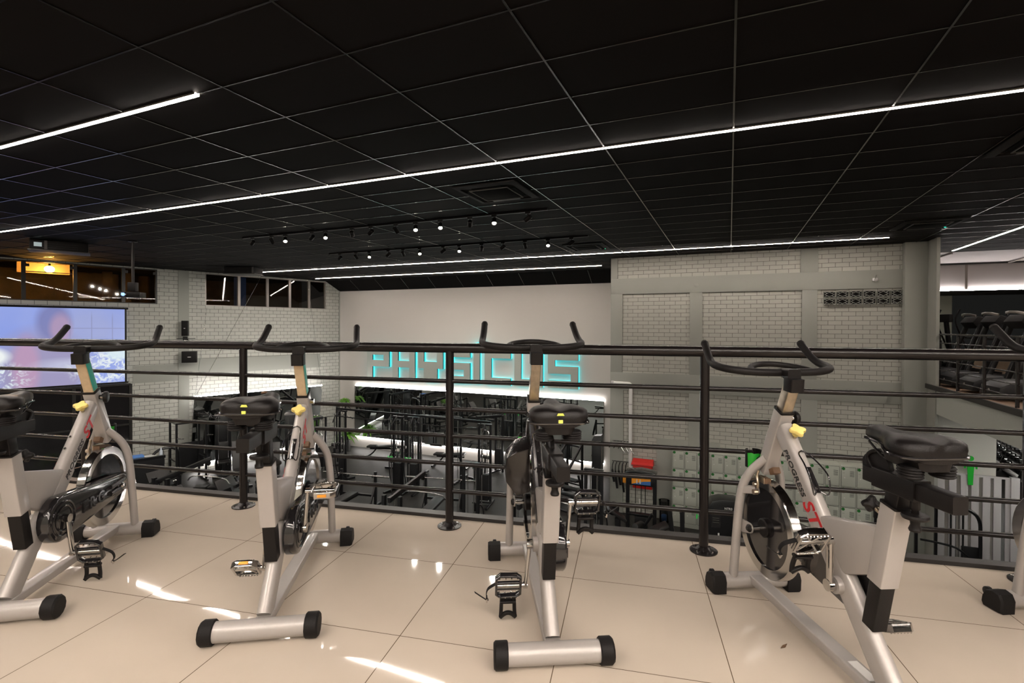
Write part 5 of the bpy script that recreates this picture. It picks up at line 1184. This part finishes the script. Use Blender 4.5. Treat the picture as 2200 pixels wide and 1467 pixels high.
bar(t, 'base_rail', (-0.45, 0, 0.04), (0.65, 0, 0.04), 0.09); bar(t, 'cross_foot', (0.62, -0.3, 0.04), (0.62, 0.3, 0.04), 0.07); rod(t, 'adjuster', (0.40, -0.2, 0.06), (0.55, -0.2, 0.38), 0.02, GS)
pad(t, 'seat', (0.72, 0, 0.40), (0.42, 0.36, 0.08), RY(-25)); bar(t, 'seat_post', (0.66, 0, 0.05), (0.70, 0, 0.38), 0.06)
t = T('dip_station', 'black hooked frame with a green badge in front of the lockers', 'dip station', -0.86, 12.3, 5)
bar(t, 'slanted_leg', (-0.30, 0, 0), (-0.40, 0, 0.86), 0.10, 0.09); bar(t, 'upright', (-0.10, 0, 0), (-0.12, 0, 0.82), 0.10, 0.08); bent(t, 'hooked_handle', [(-0.12, 0, 0.76), (-0.08, 0, 0.88), (0.05, 0, 0.90), (0.36, 0, 0.86), (0.42, 0, 0.84)], 0.04)
bar(t, 'base_rail', (-0.35, -0.3, 0.03), (-0.35, 0.5, 0.03), 0.08); bar(t, 'cross_rail', (-0.35, 0.0, 0.05), (0.3, 0.0, 0.05), 0.07); bar(t, 'rear_leg', (0.3, 0, 0), (0.36, 0, 0.84), 0.07)
logo(t, (0.27, -0.06, 0.78), 0.14)
t = T('selector_machine', 'bulky black machine with curved hood behind the fourth railing post', 'weight machine', -0.02, 12.55, 8)
pr = [(-0.42, 0), (0.42, 0), (0.42, 1.02), (0.34, 1.14), (0.16, 1.20), (-0.16, 1.20), (-0.34, 1.14), (-0.42, 1.02)]
mb().prism(pr, lambda a, b: (a, -0.18, b), lambda a, b: (a, 0.28, b)).build('hood', GB, t, bevel=0.03)
mb().prism([(-0.36, 0.98), (0.36, 0.98), (0.16, 0.88), (-0.16, 0.88)], lambda a, b: (a, -0.21, b), lambda a, b: (a, -0.18, b)).build('raised_lip', 'black gloss', t, bevel=0.008)
lettering('NTR3', 0.16, 0.05, 0.004, 'white paint', t, (0.0, -0.215, 1.02), (1, 0, 0), (0, 0, 1), center=True)
pn = mb().box((-0.26, -0.19, 0.70), (0.20, 0.01, 0.28)).build('instruction_panel', 'black gloss', t)
for k in range(3): mb().box((-0.26, -0.197, 0.78-0.05*k), (0.14, 0.004, 0.012)).build('printed_line', 'locker gap', pn)
mb().box((-0.20, -0.19, 0.28), (0.035, 0.01, 0.32)).build('white_mark', 'white paint', t)
for z in (0.18, 0.32): bent(t, 'curved_arm', [(-0.05, -0.2, z-0.1), (0.1, -0.45, z+0.05), (0.35, -0.55, z+0.1), (0.6, -0.5, z+0.06)], 0.04, 'gym plate')
bar(t, 'foot', (-0.5, -0.6, 0.03), (0.5, -0.6, 0.03), 0.07); bar(t, 'base_rail', (0, -0.6, 0.03), (0, 0.2, 0.03), 0.08)
# cable frame before the slats
t = T('cable_machine', 'tall black cable frame with a curved top before the white slats', 'cable machine', 4.0, 12.9, 3)
bar(t, 'upright', (-0.42, 0, 0), (-0.42, 0, 1.75), 0.055); bar(t, 'upright', (-0.05, 0.1, 0), (-0.05, 0.1, 1.85), 0.05)
bent(t, 'curved_top', [(-0.05, 0, 1.52), (0.25, 0, 1.50), (0.50, 0, 1.42), (0.62, 0, 1.25), (0.64, 0, 0.9), (0.64, 0, 0.0)], 0.032)
for x in (0.16, 0.36): rod(t, 'guide_rod', (x, 0, 0.1), (x, 0, 1.48), 0.018, 'gym plate')
for x in (0.24, 0.29): rod(t, 'cable', (x, 0, 0.3), (x, 0, 1.42), 0.004, 'black rubber', 6)
bent(t, 'handle_bar', [(-0.38, -0.1, 0.78), (-0.1, -0.12, 0.76), (0.2, -0.12, 0.70), (0.4, -0.12, 0.55)], 0.022); pad(t, 'side_board', (0.48, 0.02, 0.40), (0.28, 0.03, 0.62), m='gym plate')
bar(t, 'base_rail', (-0.42, 0, 0.04), (0.64, 0, 0.04), 0.08); bar(t, 'top_rail', (-0.42, 0.0, 1.72), (-0.05, 0.1, 1.80), 0.05); mb().lathe([(0.02, -0.02), (0.05, -0.015), (0.05, 0.015), (0.02, 0.02)], (0.24, 0, 1.40), (0, 1, 0), 14).build('pulley', GB, t)
logo(t, (-0.30, -0.1, 0.22), 0.16)
t = T('seated_machine', 'low round-padded black machine by the left end of the slats', 'weight machine', 3.15, 12.6, 0)
mb().lathe([(0.20, 0), (0.24, 0.03), (0.24, 0.10), (0.15, 0.13)], (0, 0, 0.40), (0, 0, 1), 20).build('round_seat', GP, t); bar(t, 'seat_post', (0, 0, 0), (0, 0, 0.42), 0.09); bar(t, 'base_rail', (-0.3, 0, 0.03), (0.3, 0, 0.03), 0.08); bar(t, 'mast', (-0.3, 0.15, 0), (-0.3, 0.15, 1.5), 0.05)
bar(t, 'cross_foot', (-0.3, -0.25, 0.03), (-0.3, 0.3, 0.03), 0.07)
pad(t, 'back_pad', (-0.27, 0.1, 1.30), (0.16, 0.08, 0.35), m='black gloss'); mb().box((-0.27, 0.05, 1.36), (0.07, 0.01, 0.14)).build('orange_decal', 'orange plastic', t)

# dumbbell racks in the annex on the right
for k, (x, y) in enumerate(((8.75, 20.6), (9.05, 22.6), (9.3, 24.6))):
    t = T('dumbbell_rack', ('nearest', 'middle', 'farthest')[k]+' black three-tier dumbbell rack in the annex under the right mezzanine', 'dumbbell rack', x, y, 85, 'dumbbell racks in the annex')
    for z in (0.28, 0.62, 0.96): bar(t, 'shelf', (-0.9, 0, z), (0.9, 0, z), 0.32, 0.05, up=(0, 0, 1))
    for q in (-1, 1): bar(t, 'side_frame', (q*0.9, 0.25, 0), (q*0.9, -0.1, 1.05), 0.06)
    bar(t, 'foot_rail', (-0.9, 0.1, 0.03), (0.9, 0.1, 0.03), 0.06)
    src = None
    for r, z in enumerate((0.28, 0.62, 0.96)):
        for c in range(5):
            lx = -0.72+0.36*c; a = math.radians(85); px = x+lx*math.cos(a); py = y+lx*math.sin(a); lab = 'black hex dumbbell, '+('bottom', 'middle', 'top')[r]+' tier, number '+('one', 'two', 'three', 'four', 'five')[c]+' from the near end, '+('nearest', 'middle', 'farthest')[k]+' rack'
            if k == 0 and r == 0 and c == 0 or src is None:
                src = thing('dumbbell', lab, 'dumbbell', (px, py, GZ+z+0.095), math.radians(85), 'hex dumbbells on the racks')
                for q in (-1, 1): mb().lathe([(0.055, -0.06), (0.068, -0.045), (0.068, 0.045), (0.055, 0.06)], (0, q*0.12, 0), (0, 1, 0), 10).build('head', 'gym plate', src)
                mb().cyl((0, -0.07, 0), (0, 0.07, 0), 0.016, 8).build('handle', GS, src)
            else: copy_tree(src, (px, py, GZ+z+0.095), math.radians(85), lab)
strip('annex_light', (9.75, 19.0, GZ+1.75), (9.9, 27.0, GZ+1.75), 0.12, 'bright strip behind the dumbbell racks in the annex', material='gym strip')
struct(mb().box((10.2, 23, -2.2), (0.2, 10, 3.4)).build('wall_annex_right', 'plaster pink grey'))

# treadmills and cross trainer on the right-hand mezzanine
TZ = 0.03
def treadmill(label, y):
    t = thing('treadmill', label, 'treadmill', (4.38, y, TZ), 0, 'treadmills facing the railing of the right mezzanine')
    pr = [(-0.20, 0.05), (0.42, 0.05), (0.50, 0.26), (0.30, 0.33), (0.0, 0.32), (-0.17, 0.22)]
    mb().prism(pr, lambda a, b: (a, -0.36, b), lambda a, b: (a, 0.36, b)).build('motor_hood', 'gym plate', t, bevel=0.03)
    mb().lathe([(0.03, 0), (0.03, 0.006)], (-0.19, 0, 0.15), (-1, 0, 0.2), 12).build('hood_badge', 'frame alu', t)
    mb().box((1.25, 0, 0.15), (1.7, 0.56, 0.08)).build('running_belt', 'black rubber', t)
    for q in (-1, 1):
        bar(t, 'side_rail', (0.35, q*0.34, 0.17), (2.1, q*0.34, 0.17), 0.09, 0.06); bar(t, 'upright', (0.28, q*0.36, 0.22), (0.64, q*0.36, 1.30), 0.08, 0.10); bar(t, 'handrail', (0.60, q*0.36, 1.02), (1.05, q*0.36, 0.98), 0.045); bar(t, 'foot', (2.0, q*0.3, 0.0), (2.0, q*0.3, 0.14), 0.06)
    cn = mb().prism([(0.50, 1.36), (0.60, 1.22), (0.80, 1.26), (0.74, 1.44), (0.60, 1.50)], lambda a, b: (a, -0.34, b), lambda a, b: (a, 0.34, b)).build('console', 'ac grey', t, bevel=0.03)
    mb().tube([(0.56, -0.33, 1.50), (0.50, -0.2, 1.53), (0.48, 0, 1.54), (0.50, 0.2, 1.53), (0.56, 0.33, 1.50)], 1, sec=rrect(0.05, 0.03, 0.008), up=(0, 0, 1)).build('console_rim', 'frame alu', cn)
    return t
for k, y in enumerate((14.45, 13.45, 12.45, 11.45)): treadmill(('farthest treadmill, beside the cross trainer', 'second treadmill from the cross trainer', 'third treadmill from the cross trainer', 'nearest treadmill, cut by the right frame edge')[k], y)
t = thing('cross_trainer', 'black cross trainer behind the treadmills by the pillar edge', 'cross trainer', (5.05, 16.0, TZ), 0.4)
mb().lathe([(0.0, -0.05), (0.27, -0.04), (0.27, 0.04), (0, 0.05)], (0.25, 0, 0.36), (0, 1, 0), 24).build('flywheel_housing', GB, t)
bar(t, 'mast', (0.1, 0, 0.3), (-0.05, 0, 1.45), 0.08); mb().box((-0.05, 0, 1.48), (0.10, 0.32, 0.20)).build('console', 'ac grey', t, bevel=0.02); bar(t, 'base_rail', (-0.5, 0, 0.04), (1.2, 0, 0.04), 0.09)
for q in (-1, 1): bent(t, 'arm_lever', [(0.4, q*0.28, 0.3), (0.15, q*0.28, 0.9), (-0.05, q*0.28, 1.4), (0.05, q*0.28, 1.7)], 0.022); bar(t, 'foot_rail', (0.4, q*0.2, 0.22), (1.15, q*0.2, 0.12), 0.06); bar(t, 'cross_foot', (1.15, 0, 0.03), (1.15, q*0.3, 0.03), 0.07)
tag(mb().box((4.42, 15.02, TZ+0.475), (0.34, 0.32, 0.94)).build('tall_bin', 'gym plate', bevel=0.01), 'dark upright bin at the corner of the right mezzanine', 'bin')

# trailing plants by the corner
def plant(label, x, y, z, n, r, name='potted_plant'):
    t = thing(name, label, 'plant', (x, y, z), 0, 'potted plants in the corner')
    mb().lathe([(0.09, -0.16), (0.12, 0.0), (0.11, 0.0), (0.10, -0.02)], (0, 0, 0), (0, 0, 1), 16).build('pot', 'pot', t)
    f = mb(); rg = random.Random(hash(label) % 999 if False else len(label))
    for i in range(n):
        a = rg.uniform(0, 2*PI); e = rg.uniform(0.2, 1.2); L = r*rg.uniform(0.6, 1.1); w = 0.028
        d = V((math.cos(a)*math.cos(e), math.sin(a)*math.cos(e), math.sin(e))); s_ = V((-math.sin(a), math.cos(a), 0))
        p = [V((0, 0, -0.01))+d*(L*q)-V((0, 0, 1))*(L*0.7*q*q) for q in (0, 0.35, 0.7, 1.0)]
        vs = []
        for q, pp in enumerate(p): ww = (0.3, 1.0, 0.8, 0.05)[q]*w*1.3; vs += [pp-s_*ww, pp+s_*ww]
        f.add(vs, [(0, 1, 3, 2), (2, 3, 5, 4), (4, 5, 7, 6)])
    tag(f.build('foliage', 'leaf', t), kind='stuff'); return t
plant('trailing green plant in a black pot high on the sign wall, nearest the corner', -14.75, BWY-0.50, -1.85, 90, 0.38)
sh = thing('wall_shelf', 'small dark shelf carrying the trailing plant near the corner', 'shelf', (-14.75, BWY-0.36, -2.03)); mb().box((0, 0, 0), (0.5, 0.68, 0.03)).build('board', 'pot', sh); mb().bar((0, 0.0, -0.02), (0, 0.33, -0.3), 0.03, 0.02).build('bracket', 'pot', sh)
plant('large leafy plant low in the corner behind the pulldown machine', -14.4, 16.3, GZ+0.62, 120, 0.75)
st_ = thing('plant_stand', 'dark stand under the large leafy corner plant', 'plant stand', (-14.4, 16.3, GZ)); mb().lathe([(0.15, 0), (0.13, 0.45)], (0, 0, 0), (0, 0, 1), 16).build('drum', 'pot', st_)
plant('leafy plant on the dark floor far left behind the first bike', -15.7, 7.7, GZ+0.62, 80, 0.6)
st_ = thing('plant_stand', 'dark stand under the far left leafy plant', 'plant stand', (-14.9, 8.1, GZ)); mb().lathe([(0.15, 0), (0.13, 0.45)], (0, 0, 0), (0, 0, 1), 16).build('drum', 'pot', st_)

# gym lights under the mezzanine the camera stands on, and unseen strips added behind the camera as fill
for k, v in enumerate((2.7, 1.0, -1.0)):
    a, b = RP(-12.5, v, -0.575), RP(3.3, v, -0.575); strip('gym_light_strip', a, b, 0.08, ('front', 'middle', 'rear')[k]+' light strip under the bike mezzanine, out of sight from above', group='light strips below the bike mezzanine', material='gym strip')
for k, (y, x0, x1) in enumerate(((0.30, 0.0, 8.5), (-1.2, -3, 8.5), (-2.6, -3.5, 8.5))):
    strip('ceiling_light_strip', (x0, y, ZC-0.004), (x1, y, ZC-0.004), 0.085, ('right-hand', 'first', 'second')[k]+' unseen fill light strip added behind the camera', group=G1)
strip('gym_light_strip', (4.6, 12.2, -0.58), (9.0, 12.2, -0.58), 0.06, 'unseen fill light strip added on the underside of the right mezzanine', group='light strips below the bike mezzanine', material='gym strip')  # added fill, brightens the changing-room wall below
lf = thing('dry_leaf', 'tiny dry leaf lying on the floor tile left of a bike floor beam', 'leaf', (0.206, 2.227, 0.002), 0.9)
mb().loft([[V((-0.022, 0, 0)), V((-0.004, 0.005, 0.001)), V((0.02, 0.001, 0.004)), V((0.0, -0.005, 0))], [V((-0.022, 0, 0.002)), V((-0.004, 0.004, 0.005)), V((0.02, 0.001, 0.006)), V((0.0, -0.004, 0.004))]]).build('blade', 'brake pad', lf)
